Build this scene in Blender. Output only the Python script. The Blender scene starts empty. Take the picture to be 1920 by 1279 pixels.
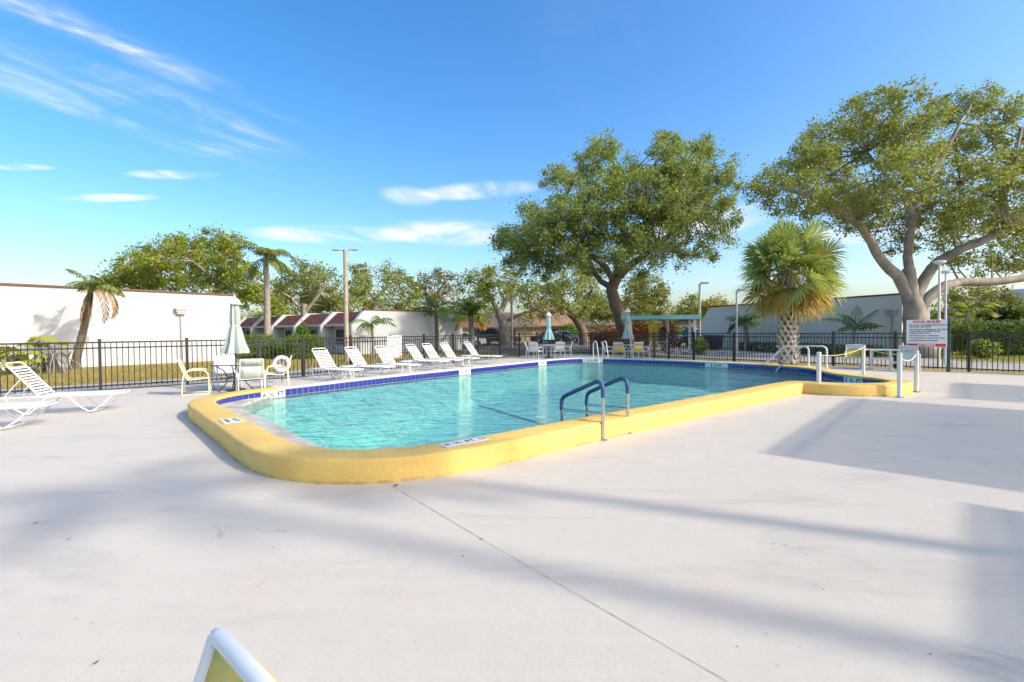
import bpy, bmesh, math, random
import numpy as np
from mathutils import Vector, Matrix

R = math.radians
scn = bpy.context.scene
col = scn.collection

# ------------------------------------------------------------------ camera
CAM_H = 1.55
FPX = 933.0
PITCH = math.atan(20.5 / FPX)
ROLL = math.atan(0.0084)
Fv = Vector((0, math.cos(PITCH), -math.sin(PITCH)))
U0 = Vector((0, math.sin(PITCH), math.cos(PITCH)))
R0 = Vector((1, 0, 0))
Rv = math.cos(ROLL) * R0 - math.sin(ROLL) * U0
Uv = math.cos(ROLL) * U0 + math.sin(ROLL) * R0
cam_d = bpy.data.cameras.new('camera')
cam = bpy.data.objects.new('camera', cam_d)
col.objects.link(cam)
m = Matrix(((Rv.x, Uv.x, -Fv.x, 0), (Rv.y, Uv.y, -Fv.y, 0), (Rv.z, Uv.z, -Fv.z, CAM_H), (0, 0, 0, 1)))
cam.matrix_world = m
cam_d.sensor_width = 36
cam_d.sensor_fit = 'HORIZONTAL'
cam_d.lens = FPX / 1920 * 36
cam_d.clip_start = 0.02
cam_d.clip_end = 3000
scn.camera = cam


def at(px, py, Y):
    """site survey: the point at distance Y seen in direction (px, py) of the survey picture"""
    r = Fv + Rv * ((px - 960) / FPX) - Uv * ((py - 639.5) / FPX)
    t = Y / r.y
    return Vector((0, 0, CAM_H)) + r * t


def gp(px, py, z=0.0):
    r = Fv + Rv * ((px - 960) / FPX) - Uv * ((py - 639.5) / FPX)
    t = (z - CAM_H) / r.z
    return Vector((0, 0, CAM_H)) + r * t


# ------------------------------------------------------------------ light
SUN_EL = R(35)
SUN_H = Vector((0.913, -0.41, 0)).normalized()      # horizontal direction towards the sun
sd = bpy.data.lights.new('sun', 'SUN')
sd.energy = 2.0
sd.angle = R(1.3)
sd.color = (1.0, 0.935, 0.82)
so = bpy.data.objects.new('sun', sd)
col.objects.link(so)
to_sun = Vector((SUN_H.x * math.cos(SUN_EL), SUN_H.y * math.cos(SUN_EL), math.sin(SUN_EL)))
so.rotation_euler = to_sun.to_track_quat('Z', 'Y').to_euler()
so.location = (30, -15, 30)

vs = scn.view_settings
vs.view_transform = 'Standard'
vs.look = 'None'
vs.exposure = 1.0
vs.gamma = 1.0
vs.use_curve_mapping = False
scn.cycles.use_denoising = True
scn.cycles.max_bounces = 6
scn.cycles.diffuse_bounces = 2
scn.cycles.glossy_bounces = 3
scn.cycles.transmission_bounces = 5
scn.cycles.adaptive_threshold = 0.03
scn.cycles.transparent_max_bounces = 10
scn.cycles.caustics_reflective = False
scn.cycles.caustics_refractive = False
scn.cycles.sample_clamp_indirect = 6

world = bpy.data.worlds.new('World')
scn.world = world
world.use_nodes = True
world.cycles.sampling_method = 'MANUAL'
world.cycles.sample_map_resolution = 512
wn = world.node_tree.nodes
wl = world.node_tree.links
wn.clear()


class NT:
    """small helper for building node trees"""
    def __init__(self, tree):
        self.n = tree.nodes
        self.l = tree.links

    def new(self, t, **kw):
        nd = self.n.new(t)
        for k, v in kw.items():
            if k.startswith('i_'):
                key = k[2:]
                key = int(key) if key.isdigit() else key.replace('_', ' ')
                self.set(nd.inputs[key], v)
            else:
                setattr(nd, k, v)
        return nd

    def set(self, sock, v):
        if isinstance(v, bpy.types.NodeSocket):
            self.l.new(v, sock)
        elif isinstance(v, bpy.types.Node):
            self.l.new(v.outputs[0], sock)
        else:
            sock.default_value = v

    def math(self, op, a, b=None, c=None, clamp=False):
        nd = self.n.new('ShaderNodeMath')
        nd.operation = op
        nd.use_clamp = clamp
        self.set(nd.inputs[0], a)
        if b is not None:
            self.set(nd.inputs[1], b)
        if c is not None:
            self.set(nd.inputs[2], c)
        return nd.outputs[0]

    def ramp(self, v, a, b, c0=0.0, c1=1.0):
        nd = self.n.new('ShaderNodeMapRange')
        nd.interpolation_type = 'SMOOTHSTEP'
        self.set(nd.inputs[0], v)
        nd.inputs[1].default_value = a
        nd.inputs[2].default_value = b
        nd.inputs[3].default_value = c0
        nd.inputs[4].default_value = c1
        return nd.outputs[0]

    def noise(self, vec, scale, detail=4, rough=0.55, dist=0.0):
        nd = self.n.new('ShaderNodeTexNoise')
        if vec is not None:
            self.set(nd.inputs['Vector'], vec)
        nd.inputs['Scale'].default_value = scale
        nd.inputs['Detail'].default_value = detail
        nd.inputs['Roughness'].default_value = rough
        nd.inputs['Distortion'].default_value = dist
        return nd.outputs[0]

    def mix(self, f, a, b, mode='MIX'):
        nd = self.n.new('ShaderNodeMix')
        nd.data_type = 'RGBA'
        nd.blend_type = mode
        self.set(nd.inputs[0], f)
        self.set(nd.inputs[6], a if not isinstance(a, tuple) else (*a[:3], 1))
        self.set(nd.inputs[7], b if not isinstance(b, tuple) else (*b[:3], 1))
        return nd.outputs[2]


W_ = NT(world.node_tree)
sky = W_.new('ShaderNodeTexSky')
sky.sky_type = 'NISHITA'
sky.sun_disc = False
sky.sun_elevation = SUN_EL
sky.sun_rotation = math.atan2(SUN_H.x, SUN_H.y)
sky.altitude = 0
sky.air_density = 1.0
sky.dust_density = 2.5
sky.ozone_density = 2.2
tc = W_.new('ShaderNodeTexCoord')
sep = W_.new('ShaderNodeSeparateXYZ', i_0=tc.outputs['Generated'])
zc = W_.math('MAXIMUM', sep.outputs[2], 0.015)
cu = W_.math('DIVIDE', sep.outputs[0], zc)
cv = W_.math('DIVIDE', sep.outputs[1], zc)


def streak(cx, cy, ax, ay, half_l, half_w):
    """soft elongated bank of high cloud centred on (cx, cy) of the cloud plane, running along (ax, ay)"""
    n = math.hypot(ax, ay)
    ax, ay = ax / n, ay / n
    du = W_.math('SUBTRACT', cu, cx)
    dv = W_.math('SUBTRACT', cv, cy)
    a = W_.math('ADD', W_.math('MULTIPLY', du, ax / half_l), W_.math('MULTIPLY', dv, ay / half_l))
    b = W_.math('ADD', W_.math('MULTIPLY', du, -ay / half_w), W_.math('MULTIPLY', dv, ax / half_w))
    r = W_.math('ADD', W_.math('MULTIPLY', a, a), W_.math('MULTIPLY', b, b))
    return W_.ramp(r, 1.0, 0.0)


def addm(*a):
    r = a[0]
    for x in a[1:]:
        r = W_.math('ADD', r, x)
    return r


comb = W_.new('ShaderNodeCombineXYZ', i_0=cu, i_1=cv)
mp = W_.new('ShaderNodeMapping', vector_type='TEXTURE')
W_.l.new(comb.outputs[0], mp.inputs[0])
mp.inputs['Rotation'].default_value = (0, 0, R(64))
mp.inputs['Scale'].default_value = (1.5, .36, 1)
cn = W_.noise(mp.outputs[0], 1.5, 8, 0.58, .7)
mp2 = W_.new('ShaderNodeMapping', vector_type='POINT')
W_.l.new(comb.outputs[0], mp2.inputs[0])
mp2.inputs['Rotation'].default_value = (0, 0, R(8))
mp2.inputs['Scale'].default_value = (1.0, 0.45, 1)
mp2.inputs['Location'].default_value = (3.1, 1.7, 0)
cn2 = W_.noise(mp2.outputs[0], 1.6, 6, 0.6, 0.6)
m1 = addm(streak(-1.66, 2.25, .42, 1, 1.15, .42), streak(-1.2, 1.97, .5, .8, .8, .16), streak(-1.45, 1.5, .3, .8, .5, .2),
          W_.math('MULTIPLY', streak(0.28, 1.58, .2, 1, .4, .3), 0.12))
m2 = addm(streak(-.62, 5.2, 1, -.05, .8, .85), streak(-1.85, 5.2, 1, .05, 1.1, .6), streak(-.76, 3.75, 1, 0, .25, .34), streak(-.25, 3.6, 1, -.3, .55, .26),
          streak(-3.0, 3.7, 1, -.1, .5, .14), streak(-2.14, 3.17, 1, 0, .34, .12), streak(-2.95, 3.0, 1, 0, .25, .08), streak(1.9, 4.9, 1, 0, .7, 1.0), streak(4.3, 5.4, 1, 0, 1.6, .9))
elsewhere = W_.ramp(W_.noise(comb.outputs[0], 0.35, 2, .5), 0.5, 0.75)
brk = W_.ramp(W_.noise(comb.outputs[0], 2.3, 5, .6, .8), 0.36, 0.66, 0.12, 1.0)
c1 = W_.math('MULTIPLY', W_.math('MULTIPLY', W_.ramp(cn, 0.34, 0.85), m1), brk)
c2 = W_.math('MULTIPLY', W_.ramp(cn2, 0.33, 0.7), m2)
c3 = W_.math('MULTIPLY', W_.math('MULTIPLY', W_.ramp(cn, 0.45, 0.8), elsewhere), 0.25)
cl = W_.math('ADD', W_.math('ADD', W_.math('MULTIPLY', c1, 1.0), W_.math('MULTIPLY', c2, 1.1)), c3)
cl = W_.math('MINIMUM', cl, 0.85)
cl = W_.math('MULTIPLY', cl, W_.ramp(sep.outputs[2], 0.02, 0.12))
hs = W_.new('ShaderNodeHueSaturation', i_Hue=0.501, i_Saturation=1.38, i_Value=1.0, i_Color=sky.outputs[0])
skc = W_.mix(cl, hs.outputs[0], (3.7, 3.75, 3.85))
bg = W_.new('ShaderNodeBackground', i_Color=skc, i_Strength=0.15)
wo = W_.new('ShaderNodeOutputWorld', i_Surface=bg.outputs[0])

# ------------------------------------------------------------------ materials
MATS = {}


def mat(name, color, rough=0.6, var=0.0, scale=3.0, color2=None, bump=0.0, bscale=40.0, metal=0.0, spec=0.5, coat=0.0, fine=0.0):
    """principled paint / stone / metal with a little procedural mottling"""
    if name in MATS:
        return MATS[name]
    mt = bpy.data.materials.new(name)
    mt.use_nodes = True
    T = NT(mt.node_tree)
    T.n.clear()
    out = T.new('ShaderNodeOutputMaterial')
    p = T.new('ShaderNodeBsdfPrincipled')
    p.inputs['Roughness'].default_value = rough
    p.inputs['Metallic'].default_value = metal
    p.inputs['Specular IOR Level'].default_value = spec
    p.inputs['Coat Weight'].default_value = coat
    tcn = T.new('ShaderNodeTexCoord')
    vec = tcn.outputs['Object']
    c = (*color, 1)
    if var > 0 or color2:
        n = T.ramp(T.noise(vec, scale, 6, 0.6, 0.3), 0.3, 0.7)
        c2 = color2 or tuple(max(0, x * (1 - var)) for x in color)
        csock = T.mix(n, color, c2)
        if fine > 0:
            f2 = T.ramp(T.noise(vec, scale * 14, 3, 0.7), 0.35, 0.75, 0, fine)
            csock = T.mix(f2, csock, tuple(x * 0.45 for x in color))
        T.set(p.inputs['Base Color'], csock)
    else:
        p.inputs['Base Color'].default_value = c
    if bump > 0:
        b = T.new('ShaderNodeBump', i_Strength=bump, i_Distance=0.02, i_Height=T.noise(vec, bscale, 4, 0.6))
        T.l.new(b.outputs[0], p.inputs['Normal'])
    T.l.new(p.outputs[0], out.inputs[0])
    MATS[name] = mt
    return mt


def leaf_mat(name, c1, c2, c3=None, trans=0.45, rough=0.5):
    """leaves: every leaf its own shade between c1 and c2 (a few c3), part of the light passes through"""
    if name in MATS:
        return MATS[name]
    mt = bpy.data.materials.new(name)
    mt.use_nodes = True
    T = NT(mt.node_tree)
    T.n.clear()
    out = T.new('ShaderNodeOutputMaterial')
    g = T.new('ShaderNodeNewGeometry')
    rnd = g.outputs['Random Per Island']
    tcn = T.new('ShaderNodeTexCoord')
    n = T.ramp(T.noise(tcn.outputs['Object'], 0.55, 3, 0.5), 0.3, 0.7)
    f = T.math('ADD', T.math('MULTIPLY', rnd, 0.6), T.math('MULTIPLY', n, 0.4))
    c = T.mix(f, c1, c2)
    if c3:
        sel = T.ramp(T.math('FRACT', T.math('MULTIPLY', rnd, 37.7)), 0.80, 0.95)
        c = T.mix(sel, c, c3)
    p = T.new('ShaderNodeBsdfPrincipled', i_Roughness=rough, i_Base_Color=c)
    p.inputs['Specular IOR Level'].default_value = 0.35
    tl = T.new('ShaderNodeBsdfTranslucent', i_Color=T.mix(0.5, c, (0.30, 0.36, 0.05)))
    mx = T.new('ShaderNodeMixShader', i_0=trans)
    T.l.new(p.outputs[0], mx.inputs[1])
    T.l.new(tl.outputs[0], mx.inputs[2])
    T.l.new(mx.outputs[0], out.inputs[0])
    MATS[name] = mt
    return mt


# ------------------------------------------------------------------ mesh helpers
class MB:
    """collects shapes into ONE mesh"""
    def __init__(self):
        self.v = []
        self.f = []

    def quad(self, a, b, c, d):
        i = len(self.v)
        self.v += [tuple(a), tuple(b), tuple(c), tuple(d)]
        self.f.append((i, i + 1, i + 2, i + 3))

    def box(self, c, s, rz=0.0, rot=None):
        i = len(self.v)
        M = rot or Matrix.Rotation(rz, 3, 'Z')
        c = Vector(c)
        for z in (-1, 1):
            for x, y in ((-1, -1), (1, -1), (1, 1), (-1, 1)):
                self.v.append(tuple(c + M @ Vector((x * s[0] / 2, y * s[1] / 2, z * s[2] / 2))))
        for q in ((3, 2, 1, 0), (4, 5, 6, 7), (0, 1, 5, 4), (1, 2, 6, 5), (2, 3, 7, 6), (3, 0, 4, 7)):
            self.f.append(tuple(i + k for k in q))
        return self

    def tube(self, pts, r, n=8, cap=True, closed=False):
        pts = [Vector(p) for p in pts]
        m = len(pts)
        rs = list(r) if isinstance(r, (list, tuple)) else [r] * m
        base = len(self.v)
        prev = None
        for k in range(m):
            a = pts[k - 1] if k > 0 else (pts[-1] if closed else pts[0])
            b = pts[k + 1] if k < m - 1 else (pts[0] if closed else pts[-1])
            t = (b - a)
            if t.length < 1e-9:
                t = Vector((0, 0, 1))
            t.normalize()
            if prev is None:
                up = Vector((0, 0, 1)) if abs(t.z) < 0.9 else Vector((1, 0, 0))
                x = up.cross(t).normalized()
            else:
                x = (prev - t * prev.dot(t))
                x = x.normalized() if x.length > 1e-6 else Vector((1, 0, 0))
            prev = x
            y = t.cross(x)
            for j in range(n):
                a_ = 2 * math.pi * j / n
                self.v.append(tuple(pts[k] + (x * math.cos(a_) + y * math.sin(a_)) * rs[k]))
        segs = m if closed else m - 1
        for k in range(segs):
            k2 = (k + 1) % m
            for j in range(n):
                j2 = (j + 1) % n
                self.f.append((base + k * n + j, base + k * n + j2, base + k2 * n + j2, base + k2 * n + j))
        if cap and not closed:
            self.f.append(tuple(base + j for j in reversed(range(n))))
            self.f.append(tuple(base + (m - 1) * n + j for j in range(n)))
        return self

    def lathe(self, prof, n=16, c=(0, 0, 0), fold=0.0, nf=8):
        base = len(self.v)
        m = len(prof)
        for r, z in prof:
            for j in range(n):
                a = 2 * math.pi * j / n
                rr = r * (1 + fold * math.cos(nf * a)) if r > 0.03 else r
                self.v.append((c[0] + rr * math.cos(a), c[1] + rr * math.sin(a), c[2] + z))
        for k in range(m - 1):
            for j in range(n):
                j2 = (j + 1) % n
                self.f.append((base + k * n + j, base + k * n + j2, base + (k + 1) * n + j2, base + (k + 1) * n + j))
        self.f.append(tuple(base + j for j in reversed(range(n))))
        self.f.append(tuple(base + (m - 1) * n + j for j in range(n)))
        return self

    def prism(self, poly, z0, z1):
        """poly: list of (x, y), counter-clockwise"""
        n = len(poly)
        i = len(self.v)
        self.v += [(p[0], p[1], z0) for p in poly] + [(p[0], p[1], z1) for p in poly]
        self.f.append(tuple(i + k for k in reversed(range(n))))
        self.f.append(tuple(i + n + k for k in range(n)))
        for k in range(n):
            k2 = (k + 1) % n
            self.f.append((i + k, i + k2, i + n + k2, i + n + k))
        return self

    def mesh(self, name, smooth=False):
        me = bpy.data.meshes.new(name)
        me.from_pydata(self.v, [], self.f)
        if smooth:
            me.shade_smooth()
            try:
                me.set_sharp_from_angle(angle=R(40))
            except Exception:
                pass
        me.update()
        return me

    def build(self, name, material, parent=None, smooth=False, loc=None, rz=0.0, bevel=0.0):
        o = bpy.data.objects.new(name, self.mesh(name, smooth))
        if material:
            o.data.materials.append(material)
        return link(o, parent, loc, rz, bevel)


def link(o, parent=None, loc=None, rz=0.0, bevel=0.0):
    col.objects.link(o)
    if parent:
        o.parent = parent
    if loc is not None:
        o.location = loc
    if rz:
        o.rotation_euler = (0, 0, rz)
    if bevel:
        b = o.modifiers.new('bevel', 'BEVEL')
        b.width = bevel
        b.segments = 2
        b.limit_method = 'ANGLE'
    return o


def tag(o, label=None, cat=None, group=None, kind=None):
    if label:
        o['label'] = label
    if cat:
        o['category'] = cat
    if group:
        o['group'] = group
    if kind:
        o['kind'] = kind
    return o


def empty(name, loc=(0, 0, 0), rz=0.0, label=None, cat=None, group=None):
    o = bpy.data.objects.new(name, None)
    o.empty_display_size = 0.1
    col.objects.link(o)
    o.location = loc
    o.rotation_euler = (0, 0, rz)
    return tag(o, label, cat, group)


def children(o):
    return [c for c in list(bpy.data.objects) if c.parent == o]


KIDS = {}


def copy_tree(root, loc, rz, label=None, group=None):
    def cp(o, parent):
        c = o.copy()
        col.objects.link(c)
        if parent:
            c.parent = parent
        for ch in KIDS.setdefault(o.name, children(o)):
            cp(ch, c)
        return c
    r = cp(root, None)
    r.location = loc
    r.rotation_euler = (0, 0, rz)
    if label:
        r['label'] = label
    if group:
        r['group'] = group
    return r


def text_mesh(body, size, name='lettering', align='CENTER', bold=0.0):
    cu_ = bpy.data.curves.new('txt', 'FONT')
    cu_.body = body
    cu_.size = size
    cu_.align_x = align
    cu_.align_y = 'CENTER'
    cu_.offset = bold
    cu_.resolution_u = 2
    o = bpy.data.objects.new('txt', cu_)
    col.objects.link(o)
    dg = bpy.context.evaluated_depsgraph_get()
    me = bpy.data.meshes.new_from_object(o.evaluated_get(dg))
    me.name = name
    bpy.data.objects.remove(o)
    bpy.data.curves.remove(cu_)
    return me


def text_obj(body, size, material, parent, M, align='CENTER', bold=0.0, name='lettering'):
    o = bpy.data.objects.new(name, text_mesh(body, size, name, align, bold))
    o.data.materials.clear()
    o.data.materials.append(material)
    col.objects.link(o)
    o.parent = parent
    o.matrix_local = M
    return o


def frame(x, y, n, loc):
    """matrix with columns x, y, n"""
    return Matrix(((x[0], y[0], n[0], loc[0]), (x[1], y[1], n[1], loc[1]), (x[2], y[2], n[2], loc[2]), (0, 0, 0, 1)))


def catmull(P, closed=True, step=0.05):
    P = [np.array(p, float) for p in P]
    n = len(P)
    out = []
    rng = range(n) if closed else range(n - 1)
    for i in rng:
        p0 = P[(i - 1) % n] if closed or i > 0 else P[0]
        p1, p2 = P[i], P[(i + 1) % n]
        p3 = P[(i + 2) % n] if closed or i + 2 < n else P[-1]
        d1 = max(np.linalg.norm(p1 - p0), 1e-6) ** .5
        d2 = max(np.linalg.norm(p2 - p1), 1e-6) ** .5
        d3 = max(np.linalg.norm(p3 - p2), 1e-6) ** .5
        m1 = (p2 - p1) if np.allclose(p0, p1) else ((p1 - p0) / d1 - (p2 - p0) / (d1 + d2) + (p2 - p1) / d2) * d2
        m2 = (p2 - p1) if np.allclose(p2, p3) else ((p2 - p1) / d2 - (p3 - p1) / (d2 + d3) + (p3 - p2) / d3) * d2
        k = max(2, int(np.linalg.norm(p2 - p1) / step))
        for t in np.linspace(0, 1, k, endpoint=False):
            t2, t3 = t * t, t * t * t
            out.append((2 * t3 - 3 * t2 + 1) * p1 + (t3 - 2 * t2 + t) * m1 + (-2 * t3 + 3 * t2) * p2 + (t3 - t2) * m2)
    if not closed:
        out.append(P[-1])
    return out


def resample(pts, step, closed=True):
    pts = np.array(pts)
    if closed:
        pts = np.vstack([pts, pts[:1]])
    seg = np.linalg.norm(np.diff(pts, axis=0), axis=1)
    cum = np.concatenate([[0], np.cumsum(seg)])
    n = int(round(cum[-1] / step))
    q = np.linspace(0, cum[-1], n + 1)
    if closed:
        q = q[:-1]
    return np.stack([np.interp(q, cum, pts[:, k]) for k in range(pts.shape[1])], 1)


# ------------------------------------------------------------------ material set
M_white = mat('white_powder_coat', (.70, .70, .68), .35, .06, 6)
M_strap = mat('white_vinyl_strap', (.72, .72, .70), .4, .05, 9)
M_fence = mat('black_powder_coat', (.018, .017, .016), .42)
M_yellow = None
M_cope = mat('pale_coping_paint', (.68, .62, .53), .65, .10, 2.0, None, .2, 40)
M_tile = mat('cobalt_glazed_tile', (.035, .045, .30), .12, .35, 5.0, None, .05, 8, spec=.6)
M_grout = mat('white_grout', (.66, .66, .62), .8, .1, 8)
M_plate = mat('white_marker_tile', (.78, .77, .72), .25, .08, 9)
M_black = mat('black_print', (.012, .012, .012), .5)
M_red = mat('red_print', (.72, .035, .02), .5)
M_steel = mat('stainless_steel', (.62, .60, .57), .22, .1, 12, metal=1.0)
M_rail = mat('white_painted_rail', (.70, .70, .68), .35, .15, 14)
M_blue = mat('blue_rubber_sleeve', (.025, .085, .19), .45, .2, 10)
M_sling_y = mat('yellow_sling', (.80, .60, .14), .7, .08, 30, None, .3, 300)
M_sling_p = mat('pale_sling_band', (.70, .68, .70), .7, .1, 30, None, .3, 300)
M_sling_g = mat('sage_sling', (.56, .60, .53), .7, .12, 30, None, .3, 300)
M_sling_w = mat('white_sling', (.74, .75, .75), .7, .08, 30, None, .3, 300)
M_canopy = mat('faded_sage_canvas', (.43, .50, .44), .85, .2, 5)
M_canopy2 = mat('mint_canvas', (.36, .60, .56), .85, .2, 5)
M_canopy_c = mat('cream_canvas', (.78, .77, .72), .85, .12, 5)
M_dark = mat('dark_metal', (.05, .05, .048), .4)
M_tabletop = mat('smoked_glass_top', (.10, .13, .12), .08, .1, 4)
M_wall = mat('white_stucco', (.585, .58, .565), .85, .10, .5, None, .25, 60)
M_wallr = mat('pale_stucco', (.86, .80, .71), .85, .07, .5, None, .25, 60)
M_copper = mat('brown_roof_edge', (.16, .075, .045), .6, .3, 2)
M_shingle = mat('red_brown_shingles', (.20, .055, .035), .8, .45, 2.5, None, .6, 30)
M_brown = mat('brown_shingles', (.36, .22, .12), .85, .3, 1.2, None, .5, 30)
M_brown2 = mat('dark_brown_shingles', (.16, .115, .085), .85, .3, 1.2, None, .5, 30)
M_beige = mat('beige_stucco', (.62, .46, .26), .85, .12, 1.0)
M_glass = mat('dark_window_glass', (.05, .065, .08), .06, .2, 2)
M_bark_g = mat('grey_bark', (.40, .35, .28), .9, 0, 2.2, (.25, .21, .165), .8, 12, fine=.3)
M_bark_b = mat('brown_bark', (.22, .16, .105), .9, 0, 2.2, (.13, .095, .065), .8, 12, fine=.3)
M_palmbark = mat('palm_bark', (.38, .33, .26), .9, 0, 4, (.27, .22, .17), .6, 20, fine=.25)
M_lamp = mat('galvanised_pole', (.50, .50, .48), .45, .15, 5, metal=.3)
M_concpole = mat('weathered_wood_pole', (.46, .38, .27), .85, .3, 4)
M_teal = mat('teal_fascia', (.22, .50, .48), .5, .15, 2)
M_roofw = mat('white_soffit', (.7, .7, .68), .6)
M_rope = mat('yellow_rope', (.75, .62, .16), .7)
M_ropew = mat('white_rope', (.75, .73, .66), .7)
M_soil = mat('garden_soil', (.16, .10, .06), .95, .4, 3)
M_tyre = mat('tyre_rubber', (.02, .02, .02), .8)
M_rim = mat('wheel_alloy', (.5, .5, .52), .3, metal=.8)
M_bin = mat('dark_bin_plastic', (.028, .033, .04), .5, .2, 4)

L_oak = leaf_mat('oak_leaves', (0.164, 0.239, 0.047), (0.399, 0.442, 0.112), (0.532, 0.477, 0.160))
L_oak2 = leaf_mat('sparse_oak_leaves', (0.174, 0.234, 0.042), (0.413, 0.425, 0.095), (0.565, 0.425, 0.114))
L_mid = leaf_mat('street_tree_leaves', (0.173, 0.233, 0.034), (0.406, 0.416, 0.068), (0.547, 0.427, 0.085))
L_left = leaf_mat('poinciana_leaves', (0.175, 0.261, 0.033), (0.430, 0.467, 0.057), (0.586, 0.430, 0.081))
L_lime = leaf_mat('lime_leaves', (.16, .23, .02), (.32, .37, .05))
L_yel = leaf_mat('yellow_leaves', (.30, .22, .02), (.45, .33, .04))
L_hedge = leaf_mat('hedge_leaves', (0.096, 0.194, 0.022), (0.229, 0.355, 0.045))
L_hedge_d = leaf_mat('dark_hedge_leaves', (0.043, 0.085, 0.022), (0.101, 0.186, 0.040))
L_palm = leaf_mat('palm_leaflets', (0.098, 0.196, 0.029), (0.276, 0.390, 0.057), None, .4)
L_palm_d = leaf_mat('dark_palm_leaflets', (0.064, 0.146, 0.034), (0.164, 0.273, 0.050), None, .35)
L_sabal = leaf_mat('sabal_fan_leaves', (0.182, 0.273, 0.056), (0.487, 0.545, 0.134), (0.600, 0.600, 0.268), .35)
L_sabal_y = leaf_mat('yellowing_fan_leaves', (0.322, 0.287, 0.057), (0.575, 0.391, 0.069), (0.600, 0.345, 0.069), .35)
L_sabal_o = leaf_mat('dry_fan_leaves', (.42, .25, .06), (.58, .33, .08), (.62, .42, .16), .3)
L_dead = leaf_mat('dead_fronds', (.36, .24, .13), (.50, .36, .20), None, .2)
L_orange = leaf_mat('orange_fronds', (.45, .20, .03), (.55, .30, .06), None, .3)
L_croton = leaf_mat('croton_leaves', (.22, .02, .02), (.40, .06, .03), (.45, .22, .03), .3)
L_pampas = leaf_mat('dry_grass_plumes', (.45, .33, .22), (.60, .46, .32), None, .3)
L_philo = leaf_mat('philodendron_leaves', (.10, .20, .02), (.30, .38, .05), (.42, .42, .06), .4)
L_banana = leaf_mat('banana_leaves', (.14, .26, .03), (.34, .42, .06), (.48, .40, .08), .45)

def curb_mat():
    mt = bpy.data.materials.new('yellow_masonry_paint')
    mt.use_nodes = True
    T = NT(mt.node_tree)
    T.n.clear()
    out = T.new('ShaderNodeOutputMaterial')
    g = T.new('ShaderNodeNewGeometry')
    pos = g.outputs['Position']
    sp = T.new('ShaderNodeSeparateXYZ', i_0=pos)
    n1 = T.ramp(T.noise(pos, 1.4, 6, .65, .5), .35, .7)
    c = T.mix(n1, (.80, .53, .135), (.72, .46, .11))
    blot = T.ramp(T.noise(pos, 3.3, 6, .7, 1.0), .56, .70, 0, .45)
    c = T.mix(blot, c, (.84, .62, .22))
    scuff = T.ramp(T.noise(pos, 13, 5, .75, .6), .63, .72, 0, .5)
    c = T.mix(scuff, c, (.52, .36, .14))
    chips = T.ramp(T.noise(pos, 26, 3, .6), .73, .76, 0, .7)
    c = T.mix(chips, c, (.58, .53, .45))
    foot = T.math('MULTIPLY', T.ramp(sp.outputs[2], .05, .0), T.ramp(T.noise(pos, 6, 5, .7), .38, .62))
    c = T.mix(T.math('MULTIPLY', foot, .75), c, (.30, .22, .11))
    mpn = T.new('ShaderNodeMapping', i_Vector=pos)
    mpn.inputs['Scale'].default_value = (.9, .9, 9)
    hair = T.ramp(T.noise(mpn.outputs[0], 1.6, 5, .6, 1.4), .497, .503, 0, 1)
    hair2 = T.math('MULTIPLY', T.math('SUBTRACT', 1.0, T.math('ABSOLUTE', T.math('SUBTRACT', T.math('MULTIPLY', hair, 2.0), 1.0))), T.ramp(T.noise(pos, 1.1, 3, .5), .5, .62))
    c = T.mix(T.math('MULTIPLY', hair2, .6), c, (.34, .23, .09))
    h = T.math('ADD', T.noise(pos, 34, 5, .7), T.math('MULTIPLY', T.noise(pos, 4, 4, .6), 1.6))
    b = T.new('ShaderNodeBump', i_Strength=.45, i_Distance=.02, i_Height=h)
    p = T.new('ShaderNodeBsdfPrincipled', i_Base_Color=c, i_Roughness=.62)
    T.l.new(b.outputs[0], p.inputs['Normal'])
    T.l.new(p.outputs[0], out.inputs[0])
    return mt


M_yellow = curb_mat()

# ------------------------------------------------------------------ ground, road, deck
PU = np.array([.763, .647])      # along the pool
PV = np.array([-.647, .762])     # across the pool
PO = np.array([-2., 5.])


def pw(s, t):
    q = PO + PU * s + PV * t
    return float(q[0]), float(q[1])


def ground_mat():
    mt = bpy.data.materials.new('dry_lawn')
    mt.use_nodes = True
    T = NT(mt.node_tree)
    T.n.clear()
    out = T.new('ShaderNodeOutputMaterial')
    g = T.new('ShaderNodeNewGeometry')
    pos = g.outputs['Position']
    n1 = T.ramp(T.noise(pos, 0.16, 4, .6), .4, .62)
    n2 = T.ramp(T.noise(pos, 3.0, 5, .7), .3, .75)
    n3 = T.ramp(T.noise(pos, 38.0, 3, .7), .3, .7)
    c = T.mix(n1, (.42, .31, .10), (.27, .26, .055))
    c = T.mix(T.math('MULTIPLY', n2, .6), c, (.46, .34, .14))
    c = T.mix(T.math('MULTIPLY', n3, .5), c, (.12, .105, .03))
    b = T.new('ShaderNodeBump', i_Strength=.9, i_Distance=.05, i_Height=T.noise(pos, 30, 4, .7))
    p = T.new('ShaderNodeBsdfPrincipled', i_Base_Color=c, i_Roughness=.95)
    T.l.new(b.outputs[0], p.inputs['Normal'])
    T.l.new(p.outputs[0], out.inputs[0])
    return mt


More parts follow.
